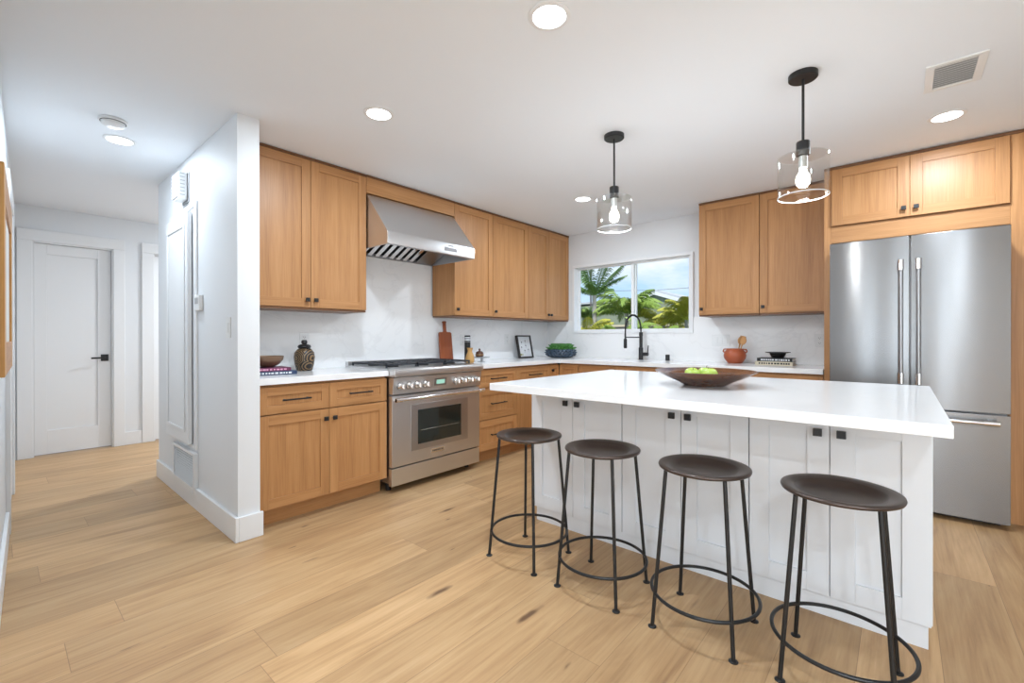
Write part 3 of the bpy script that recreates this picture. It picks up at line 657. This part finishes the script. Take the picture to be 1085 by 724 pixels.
for i, ((x, y), lb) in enumerate(DL):
    o = dp if i == 0 else copy_tree(dp)
    o.location = (x, y, CEIL); tag(o, lb, 'ceiling light', 'round recessed ceiling lights')
    lamp('downlight_beam', 'AREA', (x, y, CEIL-.012), (0, 0, 0), DOWN*(.62 if i == 4 else 1), (.79, .90, 1), shape='DISK', size=.13)
lamp('added_hall_fill', 'AREA', (-2.0, -2.3, CEIL-.012), (0, 0, 0), 44, (.88, .94, 1), shape='DISK', size=.13)  # unseen lamp without a fixture, added to brighten the hall
for x, y in ((4.2, -5.6), (5.9, -5.6), (4.2, -7.6), (5.9, -7.6)):  # extra fixtures and lamps added out of view to brighten the island
    o = copy_tree(dp); o.location = (x, y, CEIL); tag(o, 'added unseen recessed ceiling light over the living area, behind the photographer', 'ceiling light', 'added living area ceiling lights')
    lamp('downlight_beam', 'AREA', (x, y, CEIL-.012), (0, 0, 0), DOWN*1.9, (.79, .90, 1), shape='DISK', size=.13)
e = empty('smoke_detector', (.015, -4.30, CEIL), 0, 'round white smoke detector on the hall ceiling', 'smoke detector')
MB().lathe([(0, -.0005), (.066, -.0005), (.068, -.012), (.064, -.016), (0, -.016)], n=40).build('base', PLASTIC, e)
MB().lathe([(0, -.0165), (.056, -.0165), (.054, -.03), (.045, -.036), (0, -.037)], n=40).build('cover', PLASTIC, e)
MB().lathe([(.0565, -.0165), (.0595, -.0165), (.0595, -.0185), (.0565, -.0185)], n=40, closed=True).build('slot', SEAL, e)
e = empty('ceiling_vent', (3.704, -1.72, CEIL), 0, 'white rectangular louvred air vent on the ceiling', 'air vent')
m = MB(); a, c, a2, c2 = .105, .15, .072, .125
m.box(-a, a, -c, -c2, -.008, -.0005).box(-a, a, c2, c, -.008, -.0005).box(-a, -a2, -c2, c2, -.008, -.0005).box(a2, a, -c2, c2, -.008, -.0005); m.build('frame', PLASTIC, e, .002)
MB().box(-a2, a2, -c2, c2, -.0015, -.0005).build('duct_shade_sheet', GREYP, e)  # grey sheet painted as the shaded duct behind the louvres
for k in range(11):
    y = -c2+.012+(2*c2-.024)*k/10; MB().prism([(y-.010, -.0075), (y-.008, -.0085), (y+.010, -.0025), (y+.008, -.0018)], 'x', -a2+.001, a2-.001).build('louvre', PLASTIC, e)

# ------------------------------------------------------------------ partition wall fittings (wall face at y = -3.855)
YP = -3.8552
e = empty('door_chime', (-.289, YP, 2.13), 0, 'white slatted chime box high on the partition wall', 'door chime')
MB().box(-.145, 0.012, -.008, 0, -.012, .20).build('shadow_back_plate', STEELD, e, .002)  # plate made dark and oversized to draw the shadow line beside the cover
MB().box(-.155, -.012, -.060, -.009, .006, .195).build('cover', PLASTIC, e, .003)
for k in range(7):
    z = .02+k*.025; m = MB(); m.box(-.150, -.018, -.068, -.0602, z, z+.013); m.build('slat', PLASTIC, e); MB().box(-.0119, -.0105, -.052, -.024, z+.014, z+.019).build('slot', GREYP, e)
e = empty('access_panel', (-.82, YP, .40), 0, 'tall narrow white panelled access door on the partition wall', 'access panel')
m = MB(); W_, H_ = .735, 1.69
m.box(.02, .03, -.010, 0, 0, H_).box(W_-.05, W_, -.012, 0, 0, H_).box(.03, W_-.05, -.010, 0, H_-.03, H_).box(.03, W_-.05, -.010, 0, 0, .02); m.build('frame', TRIM, e, .002)
d = MB().box(.034, .615, -.034, -.006, .022, H_-.055).build('door', TRIM, e, .003)
m = MB()
for q in ((.09, .115, .10, 1.56), (.535, .56, .10, 1.56), (.115, .535, .10, .125), (.115, .535, 1.535, 1.56)): m.box(q[0], q[1], -.041, -.0345, q[2], q[3])
m.build('moulding', TRIM, d, .003)
e = empty('return_air_grille', (-.64, -3.873, .10), 0, 'white slatted return air grille low on the partition wall', 'air grille')
m = MB(); m.box(0, .025, -.008, 0.0175, .041, .275).box(.525, .55, -.008, .0175, .041, .275).box(.025, .525, -.008, .0175, .255, .275).box(0, .55, -.008, -.0005, 0, .041); m.build('frame', TRIM, e, .002)
MB().box(.025, .525, .014, .0172, .041, .255).build('duct_shade_sheet', SEAL, e)  # near-black sheet paints the unlit duct behind the slats
for k in range(12):
    z = .048+k*.0172; MB().prism([(-.006, z), (-.004, z-.0015), (.006, z+.0045), (.004, z+.006)], 'x', .026, .524).build('slat', PLASTIC, e)
e = empty('thermostat', (-.024, YP, 1.34), 0, 'small white thermostat with a grey screen on the partition wall', 'thermostat')
MB().box(-.055, .055, -.026, 0, 0, .105).build('housing', PLASTIC, e, .006); MB().box(-.035, .035, -.0275, -.0262, .045, .085).build('screen', GREYP, e)
e = empty('light_switch', (.519, YP, 1.16), 0, 'white rocker light switch near the end of the partition wall', 'light switch')
MB().box(-.037, .037, -.005, 0, 0, .12).build('cover_plate', PLASTIC, e, .002); MB().box(-.016, .016, -.009, -.0052, .03, .09).build('rocker', PLASTIC, e, .001)

# outlets and switches on the splashback
def outlet(loc, rz, label, gang=1, sockets=True):
    e = empty('power_outlet' if sockets else 'light_switch', loc, rz, label, 'power outlet' if sockets else 'light switch', 'white outlets on the stone splashback' if sockets else None)
    w = .037 if gang == 1 else .084; MB().box(-w, w, -.005, 0, -.058, .058).build('cover_plate', PLASTIC, e, .002)
    if sockets:
        for z in (-.022, .022):
            MB().box(-.016, .016, -.007, -.0052, z-.014, z+.014).build('socket_face', PLASTIC, e, .003)
            m = MB(); m.box(-.008, -.006, -.0078, -.0071, z-.002, z+.007).box(.006, .008, -.0078, -.0071, z-.002, z+.007).box(-.002, .002, -.0078, -.0071, z-.010, z-.006); m.build('slots', SEAL, e)
    else:
        for k in (-1, 0, 1): MB().box(k*.046-.016, k*.046+.016, -.009, -.0052, -.033, .033).build('rocker', PLASTIC, e, .001)
    return e
xw = BS+.0005
outlet((xw, -3.185, 1.14), PI/2, 'white power outlet behind the carved jar'); outlet((xw, -1.52, 1.135), PI/2, 'white power outlet behind the black pepper mill')
outlet((xw, -.82, 1.14), PI/2, 'white power outlet left of the small leaning picture'); outlet((2.975, -xw, 1.13), 0, 'white power outlet beside the refrigerator surround')
outlet((2.155, -xw, 1.127), 0, 'white three-rocker switch plate behind the terracotta pot', 3, False)

# ------------------------------------------------------------------ picture on the hall wall
yp = lambda x: yl(x)
e = empty('hall_picture', (.50, yl(.50)+.002, 1.035), math.atan(-.0365), 'large oak-framed picture on the hall wall at the left edge of the photo', 'picture')
PWd, PH, fd = .86, .685, .044
q = .11; m = MB(); m.box(0, q, 0, fd, 0, PH, 0).box(PWd-q, PWd, 0, fd, 0, PH, 0).box(q, PWd-q, 0, fd, 0, q, 1).box(q, PWd-q, 0, fd, PH-q, PH, 1); m.build('frame', (FRAMEO, OAKX), e, .002)
MB().box(q, PWd-q, .004, .037, q, PH-q).build('print', ART, e)

# ------------------------------------------------------------------ things on the counters
CT = .9153
def book(loc, rz, w, d, t, cover, label, marks, group):
    e = empty('book', loc, rz, label, 'book', group)
    m = MB(); m.box(0, w, 0, .004, 0, t).box(0, w, .004, d, 0, .003).box(0, w, .004, d, t-.003, t); cv = m.build('cover', cover, e, .001)
    MB().box(.004, w-.004, .0045, d-.005, .0035, t-.0035).build('pages', PAPER, e)
    m = MB(); x = .03; rnd = random.Random(int(w*1e4)+len(label))
    while x < w-.03:
        l = rnd.uniform(.008, .02); m.box(x, min(x+l, w-.02), -.0006, -.0001, t*.28, t*.72); x += l+rnd.uniform(.003, .009)
    m.build('spine_marks', marks, cv)
    return e
# left counter: books lie with the spine towards the room
def bl(y, z, w, dx, rz, *a): return book((.40+dx, y, z), PI/2+rz, w, .20, *a)
bl(-3.68, CT, .262, -.005, -.12, .024, BKNAVY, 'navy-spined book at the bottom of the pair beside the carved jar', MARK, 'books under the bronze bowl')
bl(-3.69, CT+.0245, .238, -.012, -.10, .022, BKPUR, 'plum-spined book lying on the navy book, under the bronze bowl', PINK, 'books under the bronze bowl')
zb = CT+.047
o = MB().lathe([(0, .004), (.035, .004), (.065, .016), (.088, .038), (.094, .058), (.090, .058), (.083, .040), (.06, .020), (.03, .010), (0, .010)][::1], n=40).build('bowl', BOWLB, None, sharp=60)
o.location = (.29, -3.555, zb-.0035); o.scale = (1.05, 1.05, 1.35); tag(o, 'small round bronze bowl on the two books by the partition', 'bowl')
e = empty('carved_jar', (.17, -3.255, CT), 0, 'dark lidded jar carved with gold rings on the short countertop', 'jar')
MB().lathe([(0, 0), (.048, 0), (.054, .004), (.066, .05), (.072, .10), (.067, .135), (.048, .160), (.036, .166), (0, .166)], n=40).build('body', JAR, e, sharp=50)
MB().lathe([(0, .1665), (.040, .1665), (.047, .176), (.040, .190), (.022, .196), (0, .197)], n=32).build('lid', BLACK, e, sharp=50)
MB().lathe([(0, .197), (.017, .197), (.021, .208), (.020, .222), (.012, .228), (0, .228)], n=24).build('lid_knob', BLACK, e, sharp=50)
for s in (-1, 1): MB().tube([(s*.036, 0, .180), (s*.052, 0, .186), (s*.054, 0, .172), (s*.047, 0, .160)], .005, 8).build('ear', BLACK, e)
# beyond the range
m = MB(); ang = .09
e = empty('cutting_board', (.075, -1.80, CT), 0, 'red-brown wooden cutting board with a handle, leaning on the splashback by the range', 'cutting board')
b = MB(); outline = [(-.082, 0), (.082, 0), (.080, .285), (.070, .298), (.022, .300), (.016, .315), (.016, .385), (.022, .398), (.018, .410), (-.018, .410), (-.022, .398), (-.016, .385), (-.016, .315), (-.022, .300), (-.070, .298), (-.080, .285)]
b.prism(outline, 'x', 0, .018); bo = b.build('board', WOODR, e, .003); 
e.rotation_euler = (0, -.10, 0)
e = empty('pepper_mill', (.24, -1.665, CT), 0, 'tall black pepper mill beside the cutting board', 'pepper mill')
MB().lathe([(0, 0), (.029, 0), (.030, .003), (.030, .20), (0, .20)], n=28).build('body', BLACK, e); MB().lathe([(0, .203), (.030, .203), (.030, .262), (.027, .266), (0, .266)], n=28).build('cap', BLACK, e)
MB().lathe([(.0302, .215), (.0308, .215), (.0308, .228), (.0302, .228)], n=28, closed=True).build('band', MARK, e); MB().lathe([(.0302, .238), (.0308, .238), (.0308, .248), (.0302, .248)], n=28, closed=True).build('band', MARK, e)
o = MB().lathe([(0, 0), (.034, 0), (.040, .01), (.044, .04), (.036, .075), (.022, .105), (.021, .118), (.030, .145), (.026, .145), (.017, .118), (.014, .10), (0, .09)], n=28).build('bud_vase', YELW, None, sharp=50)
o.location = (.37, -1.755, CT); tag(o, 'small yellow wooden vase standing in front of the pepper mill', 'vase')
e = empty('pedestal_dish', (.34, -1.565, CT), 0, 'low grey metal dish on a foot at the end of the range', 'dish')
MB().lathe([(0, 0), (.04, 0), (.04, .004), (.012, .010), (.012, .034), (.075, .042), (.088, .052), (.085, .053), (.07, .046), (0, .046)], n=36).build('dish', GREYP, e, sharp=50)
e = empty('lidded_pot', (.335, -1.590, CT+.0465), 0, 'little brown glazed pot with a knobbed lid, on the grey dish', 'pot')
MB().lathe([(0, 0), (.030, 0), (.040, .014), (.041, .030), (.036, .042), (0, .042)], n=30).build('body', BRN, e, sharp=50)
MB().lathe([(0, .0425), (.039, .0425), (.036, .052), (.022, .060), (.008, .064), (.010, .074), (.012, .080), (.006, .088), (0, .089)], n=30).build('lid', BRN, e, sharp=50)
MB().lathe([(.0412, .022), (.0420, .022), (.0420, .030), (.0412, .030)], n=30, closed=True).build('gold_band', GOLD, e)
# leaning picture near the corner
e = empty('small_picture', (.135, -.735, CT), PI/2, 'small black-framed botanical print leaning by the inside corner', 'picture')
e.rotation_euler = Matrix.Rotation(PI/2, 3, 'Z').to_euler(); e.rotation_euler = (Matrix.Rotation(PI/2, 3, 'Z') @ Matrix.Rotation(-.20, 3, 'X')).to_euler()
w_, h_ = .255, .272; m = MB(); f_ = .014
m.box(0, f_, -.02, .012, 0, h_).box(w_-f_, w_, -.02, .012, 0, h_).box(f_, w_-f_, -.02, .012, 0, f_).box(f_, w_-f_, -.02, .012, h_-f_, h_); m.build('frame', FRAMEB, e, .001)
pr = MB().box(f_, w_-f_, -.004, .004, f_, h_-f_).build('print', PRINT, e)
m = MB(); m.box(.028, .058, -.0055, -.0045, .03, .052, 0).box(.066, .078, -.0055, -.0045, .03, .050, 0)
for x, z in ((.08, .19), (.15, .205), (.15, .15), (.07, .13), (.19, .10), (.12, .09)): m.lathe([(0, 0), (.009, 0), (.009, .001), (0, .001)], (x, -.0056, z), 10, axis='y', m=1).box(x-.001, x+.001, -.0055, -.0045, z-.03, z, 1)
m.build('printed_plants', (OLIVE, INK), pr)
# succulent planter
e = empty('planter_bowl', (.40, -.27, CT), 0, 'blue scale-textured planter bowl in the corner of the counter', 'planter')
m = MB(); m.lathe([(0, 0), (.10, 0), (.15, .012), (.178, .045), (.172, .085), (.150, .105), (.142, .10), (.15, .08), (.13, .05), (0, .04)], n=48)
m.build('bowl', BLUE, e, sharp=60)
for r_, z_, n_ in ((.172, .03, 22), (.183, .055, 22), (.176, .08, 22)):
    m = MB()
    for k in range(n_):
        a = 2*PI*(k+(.5 if z_ == .055 else 0))/n_; c_ = Vector((r_*math.cos(a), r_*math.sin(a), z_)); n2 = Vector((math.cos(a), math.sin(a), .25)).normalized(); tt = Vector((-math.sin(a), math.cos(a), 0))
        ps = [c_-tt*.024-Vector((0, 0, .008)), c_+tt*.024-Vector((0, 0, .008)), c_+Vector((0, 0, .022))]; v = [m.bm.verts.new(p-n2*.008) for p in ps]; t_ = m.bm.verts.new(c_+n2*.018+Vector((0, 0, .006)))
        m.face(v); [m.face([v[i], v[(i+1) % 3], t_]) for i in range(3)]
    m.build('scales', BLUE, e)
e = empty('succulent_plants', (.40, -.27, CT+.078), 0, 'mound of green succulents filling the blue planter bowl', 'plant')
rnd = random.Random(3)
for k, (px_, py_) in enumerate([(0, 0), (.095, .02), (-.095, .0), (.035, .09), (-.03, -.09), (.055, -.075), (-.06, .075)]):
    m = MB()
    for r2 in range(4):
        for q in range(7+2*r2):
            a = 2*PI*q/(7+2*r2)+rnd.random(); el = 1.35-.36*r2; L_ = .058+.016*r2
            base = Vector((px_, py_, .008+.006*(4-r2))); d = Vector((math.cos(a)*math.cos(el), math.sin(a)*math.cos(el), math.sin(el)))
            m.tube([base, base+d*L_*.6, base+d*L_+Vector((0, 0, .005))], [.008, .012, .003], 6)
    m.build('rosette', SUCC, e)
# faucet
e = empty('kitchen_faucet', (1.36, -.12, CT), 0, 'matte black spring-neck kitchen faucet in front of the window', 'faucet')
dx, dy = -.07, -.23
MB().lathe([(0, 0), (.027, 0), (.027, .004), (.024, .006), (.024, .13), (.018, .135), (.018, .26), (.020, .262), (.020, .30), (0, .30)], n=24).build('body', BLACK, e, sharp=40)
def arc(t): 
    s = (1-math.cos(t*PI))/2; return (dx*s, dy*s, .30+.185*math.sin(t*PI)**.8 if 0 < t < 1 else (.30 if t <= 0 else .30))
pts = [(0, 0, .29)]+[arc(k/24) for k in range(0, 25)]+[(dx, dy, .27)]; pts = [p for i, p in enumerate(pts) if i == 0 or (Vector(p)-Vector(pts[i-1])).length > .0005]
sp = MB().tube(pts, .0078, 12).build('spring_neck', BLACK, e)
m = MB()
# coils
P_ = [Vector(p) for p in pts[1:-1]]
for i in range(len(P_)-1):
    for s in (0, .5):
        p = P_[i].lerp(P_[i+1], s); t_ = (P_[i+1]-P_[i]).normalized(); u_ = t_.orthogonal().normalized(); w_2 = t_.cross(u_)
        m.tube([p+(u_*math.cos(2*PI*k/10)+w_2*math.sin(2*PI*k/10))*.0095 for k in range(10)], .0018, 5, closed=True)
m.build('coil', GUNL, e)
m = MB(); m.tube([(dx, dy, .29), (dx, dy, .23), (dx, dy, .225), (dx, dy, .14), (dx, dy, .128)], [.009, .010, .017, .018, .015], 16); m.build('spray_head', BLACK, e)
MB().tube([(0, 0, .245), (dx, dy, .245)], .006, 10).build('support_arm', BLACK, e)
m = MB(); m.tube([(.02, 0, .062), (.082, 0, .062)], .019, 16).tube([(.075, 0, .062), (.082, 0, .13), (.085, 0, .155)], .006, 8); m.build('lever', BLACK, e)
o = MB().lathe([(0, 0), (.022, 0), (.022, .055), (.020, .062), (0, .062)], n=24).build('air_gap_cap', BLACK, None, .001); o.location = (1.655, -.115, CT); tag(o, 'short black air gap cap on the counter right of the faucet', 'air gap')
# terracotta pot and spoons
e = empty('terracotta_pot', (2.325, -.17, CT), 0, 'round terracotta pot with two loop handles under the wall cabinet', 'pot')
MB().lathe([(0, 0), (.060, 0), (.064, .004), (.092, .045), (.098, .075), (.088, .108), (.074, .124), (.078, .138), (.073, .138), (.068, .124), (.08, .10), (.088, .07), (.06, .02), (0, .012)], n=40).build('body', TERRA, e, sharp=50)
for s in (-1, 1):
    MB().tube([(s*.072, 0, .132), (s*.098, 0, .130), (s*.104, 0, .112), (s*.092, 0, .098)], .0065, 8).build('handle', TERRA, e)
def spoon(loc, rot, label, L_=.27):
    e = empty('wooden_spoon', loc, 0, label, 'spoon', 'wooden spoons in the terracotta pot'); e.rotation_euler = rot
    m = MB(); m.tube([(0, 0, 0), (0, 0, L_*.55), (0, 0, L_*.68)], [.005, .0055, .009], 8)
    bm2 = []; 
    for k in range(9):
        u = k/8; z = L_*.66+u*L_*.34; wd = .008+.020*math.sin(min(1, u*1.15)*PI*.86+.18); bm2.append((z, wd))
    poly = [(w3, z) for z, w3 in bm2]+[(-w3, z) for z, w3 in bm2[::-1]]
    m.prism(poly, 'y', -.005, .005); m.build('spoon_body', SPOON, e, .002); return e
spoon((2.333, -.165, CT+.03), (.10, .20, .5), 'upright wooden spoon in the terracotta pot, nearer the switch plate', .235)
spoon((2.350, -.185, CT+.03), (.05, .32, -.2), 'slanting wooden spoon in the terracotta pot, leaning towards the refrigerator', .235)
def bk(x, y, z, w, t, cover, lb, mk): return book((x, y, z), 0.0, w, .19, t, cover, lb, mk, 'books under the black footed bowl')
bk(2.530, -.325, CT, .288, .032, BKCREAM, 'cream and black book at the bottom of the pair near the refrigerator', BKBLK)
bk(2.545, -.32, CT+.0325, .27, .030, BKBLK, 'black book lying on the cream book near the refrigerator', MARK)
o = MB().lathe([(0, 0), (.042, 0), (.046, .003), (.060, .028), (.064, .040), (.098, .047), (.098, .051), (.060, .047), (.052, .030), (.04, .010), (0, .008)], n=40).build('footed_bowl', BLACK, None, sharp=50)
o.location = (2.69, -.225, CT+.063); tag(o, 'black bowl with a wide flat rim on the pair of books near the refrigerator', 'bowl')
# fruit bowl on island
IT = .9003
o = MB().lathe([(0, 0), (.105, 0), (.112, .004), (.135, .018), (.20, .046), (.262, .078), (.267, .082), (.262, .084), (.20, .056), (.13, .028), (.09, .018), (0, .016)], n=64).build('fruit_bowl', WALNUT, None, sharp=60)
FB = (2.705, -2.235); o.location = (*FB, IT); o.scale = (.965, .965, .965); tag(o, 'wide shallow brown wooden bowl of apples on the island', 'bowl')
def apple():
    e = empty('green_apple', (0, 0, 0))
    MB().lathe([(0, .006), (.012, .002), (.022, .001), (.034, .012), (.040, .030), (.0405, .042), (.036, .058), (.024, .068), (.012, .069), (.005, .064), (0, .060)], n=28).build('flesh', APPLE, e, sharp=80)
    MB().tube([(0, 0, .060), (.002, 0, .072), (.006, 0, .082)], .0015, 6).build('stem', STEM, e); return e
ap = apple()
for i, (dx_, dy_, rt, lb) in enumerate([(-.058, -.036, (.25, .2, 0), 'green apple in the wooden bowl, at the side nearer the range'), (-.012, .044, (0, .1, 1), 'green apple with its stem up, at the back of the wooden bowl'), (.046, -.032, (-.2, .2, 2), 'green apple in the wooden bowl, at the side nearer the refrigerator')]):
    o = ap if i == 0 else copy_tree(ap)
    o.location = (FB[0]+dx_, FB[1]+dy_, IT+.0235); o.rotation_euler = rt; tag(o, lb, 'apple', 'green apples in the wooden bowl')

# ------------------------------------------------------------------ outside the kitchen window
o = MB().box(-30, 30, .5, 40, -.35, -.25).build('lawn', GRASSM); o['kind'] = 'structure'
o = MB().box(-8, 30, -30, -9.3, -.35, -.05).box(7.4, 30, -9.3, .45, -.35, -.05).build('bounce_paving', BOUNCE); o['kind'] = 'structure'  # unseen pale paving added to bounce sunlight up to the ceiling
o = MB().box(-9, 4, 7.8, 8.0, -.25, 1.48).box(-9, 4, 7.76, 8.04, 1.48, 1.54, 1).build('garden_wall', (GARDW, BKCREAM)); tag(o, 'low grey garden wall with a pale cap seen through the window', 'wall')
e = empty('neighbour_house', (-3.66, 12, -.25), 0, 'sage green neighbouring house with a pale gabled roof beyond the window', 'house')
m = MB(); pk = 3.02; m.prism([(-4.2, 0), (1.9, 0), (1.9, 2.45), (0, pk+.12), (-.75, 2.86), (-4.2, 2.7)], 'y', 0, 8); m.build('wall', SAGE, e)
def slab(p, q, t=.07, y0=-.5, y1=8.2):
    m = MB(); m.prism([p, q, (q[0], q[1]+t), (p[0], p[1]+t)], 'y', max(y0, -.08), y1); return m
m = slab((0, pk+.16), (2.3, 2.41)); m.build('roof', ROOF, e); m = slab((0, pk+.16), (-1.5, pk-.28)); m.build('roof', ROOF, e)
m = MB(); m.prism([(0, pk+.03), (2.3, 2.29), (2.3, 2.41), (0, pk+.16), (-1.5, pk-.28), (-1.5, pk-.40)], 'y', -.12, -.085); m.build('fascia', FASC, e)
MB().box(-6, -.7, .2, 7, 2.86, 2.94).build('roof', ROOF, e)
def frond(L_, w_, droop, mat_i, rnd, n=30, lean=1.0):
    m = MB(); pts = []
    for k in range(n+1):
        u = k/n; r = L_*u*(1-.12*u); pts.append(Vector((r, 0, L_*(.55*lean*u-droop*u*u))))
    m.tube(pts, [.014*(1-.8*k/n)+.003 for k in range(n+1)], 5)
    for k in range(3, n+1):
        u = k/n; p = pts[k]; t_ = (pts[k]-pts[k-1]).normalized(); ll = w_*math.sin(PI*min(1, .18+u*.78))*(.9+.2*rnd.random())
        for s in (-1, 1):
            d = (Vector((0, s, 0))*.78+t_*.62+Vector((0, 0, -.30-.25*rnd.random()))).normalized()
            wv = t_*.024*(L_/1.0); e1 = p+d*ll*.5+Vector((0, 0, .02)); e2 = p+d*ll-Vector((0, 0, ll*.22))
            v = [m.bm.verts.new(q) for q in (p-wv*.5, p+wv*.5, e1+wv*.7, e1-wv*.7, e2)]
            m.face([v[0], v[1], v[2], v[3]]); m.face([v[3], v[2], v[4]])
    return m
def palm(loc, H, nf, L_, w_, droop, mat, label, seed, lean=(.5, 1.3), trunk=.06, tilt=0, zs=0):
    rnd = random.Random(seed); e = empty('palm_tree', loc, rnd.random()*6, label, 'palm tree')
    if H > .2:
        m = MB(); m.tube([(0, 0, 0), (.02, 0, H*.5), (0, 0, H)], [trunk*1.2, trunk, trunk*.85], 12); m.build('trunk', TRUNK, e)
    for k in range(nf):
        o = frond(L_*(.8+.4*rnd.random()), w_, droop*(.7+.5*rnd.random()), 0, rnd, lean=rnd.uniform(*lean)).build('frond', mat, e)
        o.location = (0, 0, H-.02); o.rotation_euler = (0, 0, 2*PI*k/nf+rnd.uniform(-.3, .3))
    return e
palm((-2.24, 5.0, -.25), 2.45, 16, .80, .20, .40, LEAFD, 'tall pale-trunked palm with upright dark fronds, at the left of the window view', 1, (1.3, 3.2), .06)
palm((-1.62, 5.5, -.25), 2.0, 16, 1.15, .28, .85, LEAFM, 'arching green palm seen beside the window mullion', 2, (1.2, 2.3), .05)
palm((-.85, 5.9, -.25), 1.7, 15, 1.05, .26, .80, LEAFY, 'broad yellow-green palm in front of the sage house wall', 3, (1.1, 2.3), .05)
palm((-.12, 5.4, -.25), 1.8, 20, .80, .22, .8, LEAFY, 'golden-green palm at the right edge of the window view', 4, (1.0, 2.5), .04)
palm((-1.98, 4.2, -.25), 1.5, 18, .70, .20, .75, LEAFY, 'yellow-green areca palm low beside the pale trunk', 5, (1.0, 2.4), .04)
palm((-1.1, 4.3, -.25), 1.38, 18, .75, .20, .8, LEAFM, 'low green areca palm behind the faucet', 6, (.9, 2.4), .04)
palm((-.2, 4.2, -.25), 1.35, 18, .70, .20, .8, LEAFM, 'low green areca palm behind the right window pane', 7, (.9, 2.4), .04)
palm((-2.9, 5.6, -.25), 1.95, 18, .9, .24, .7, LEAFM, 'bushy green palm at the left jamb of the window', 8, (.8, 2.4), .05)
rnd = random.Random(11)
for i, (x, y, R_, lb) in enumerate([(-3.75, 6.7, .8, 'dense green shrub against the garden wall at the left of the view'), (-.7, 6.6, 1.0, 'dense green shrub against the garden wall at the right of the view'), (-2.35, 6.85, .6, 'dense green shrub against the garden wall in the middle of the view')]):
    m = MB()
    for k in range(900):
        d = Vector((rnd.gauss(0, 1), rnd.gauss(0, 1), rnd.gauss(0, 1))).normalized()*R_*(.7+.35*rnd.random()); p = Vector((d.x, d.y, R_*.8+d.z*.95))
        a = Vector((rnd.gauss(0, 1), rnd.gauss(0, 1), rnd.gauss(0, 1))).normalized()*.075; c_ = a.orthogonal().normalized()*.03
        v = [m.bm.verts.new(q) for q in (p-a, p+c_, p+a, p-c_)]; m.face(v)
    e = empty('garden_shrub', (x, y, -.25), 0, lb, 'shrub'); m.build('foliage', LEAFM if i != 1 else LEAFY, e); MB().tube([(0, 0, 0), (0, 0, R_)], .04, 8).build('stem', TRUNK, e)
for x, y, H, lb in ((-4.73, 9.0, 4.4, 'tall dark utility pole at the left of the window view'), (-3.32, 9.4, 3.5, 'thin dark pole beside the window mullion')):
    o = MB().tube([(0, 0, 0), (0, 0, H)], .03 if H > 4 else .015, 8).build('utility_pole', POLE); o.location = (x, y, -.25); tag(o, lb, 'pole')
for x in (-11.5, .8):
    o = MB().tube([(0, 0, 0), (0, 0, 4.6)], .08, 8).build('utility_pole', POLE); o.location = (x, 16, -.25); tag(o, 'distant pole carrying the power line behind the sage house', 'pole', 'power line poles')
o = MB().tube([(-11.5, 15.9, 3.72), (-5.2, 15.9, 3.40), (.8, 15.9, 3.42)], .010, 6).build('power_line', POLE); tag(o, 'thin power line crossing the sky over the house roof', 'power line')
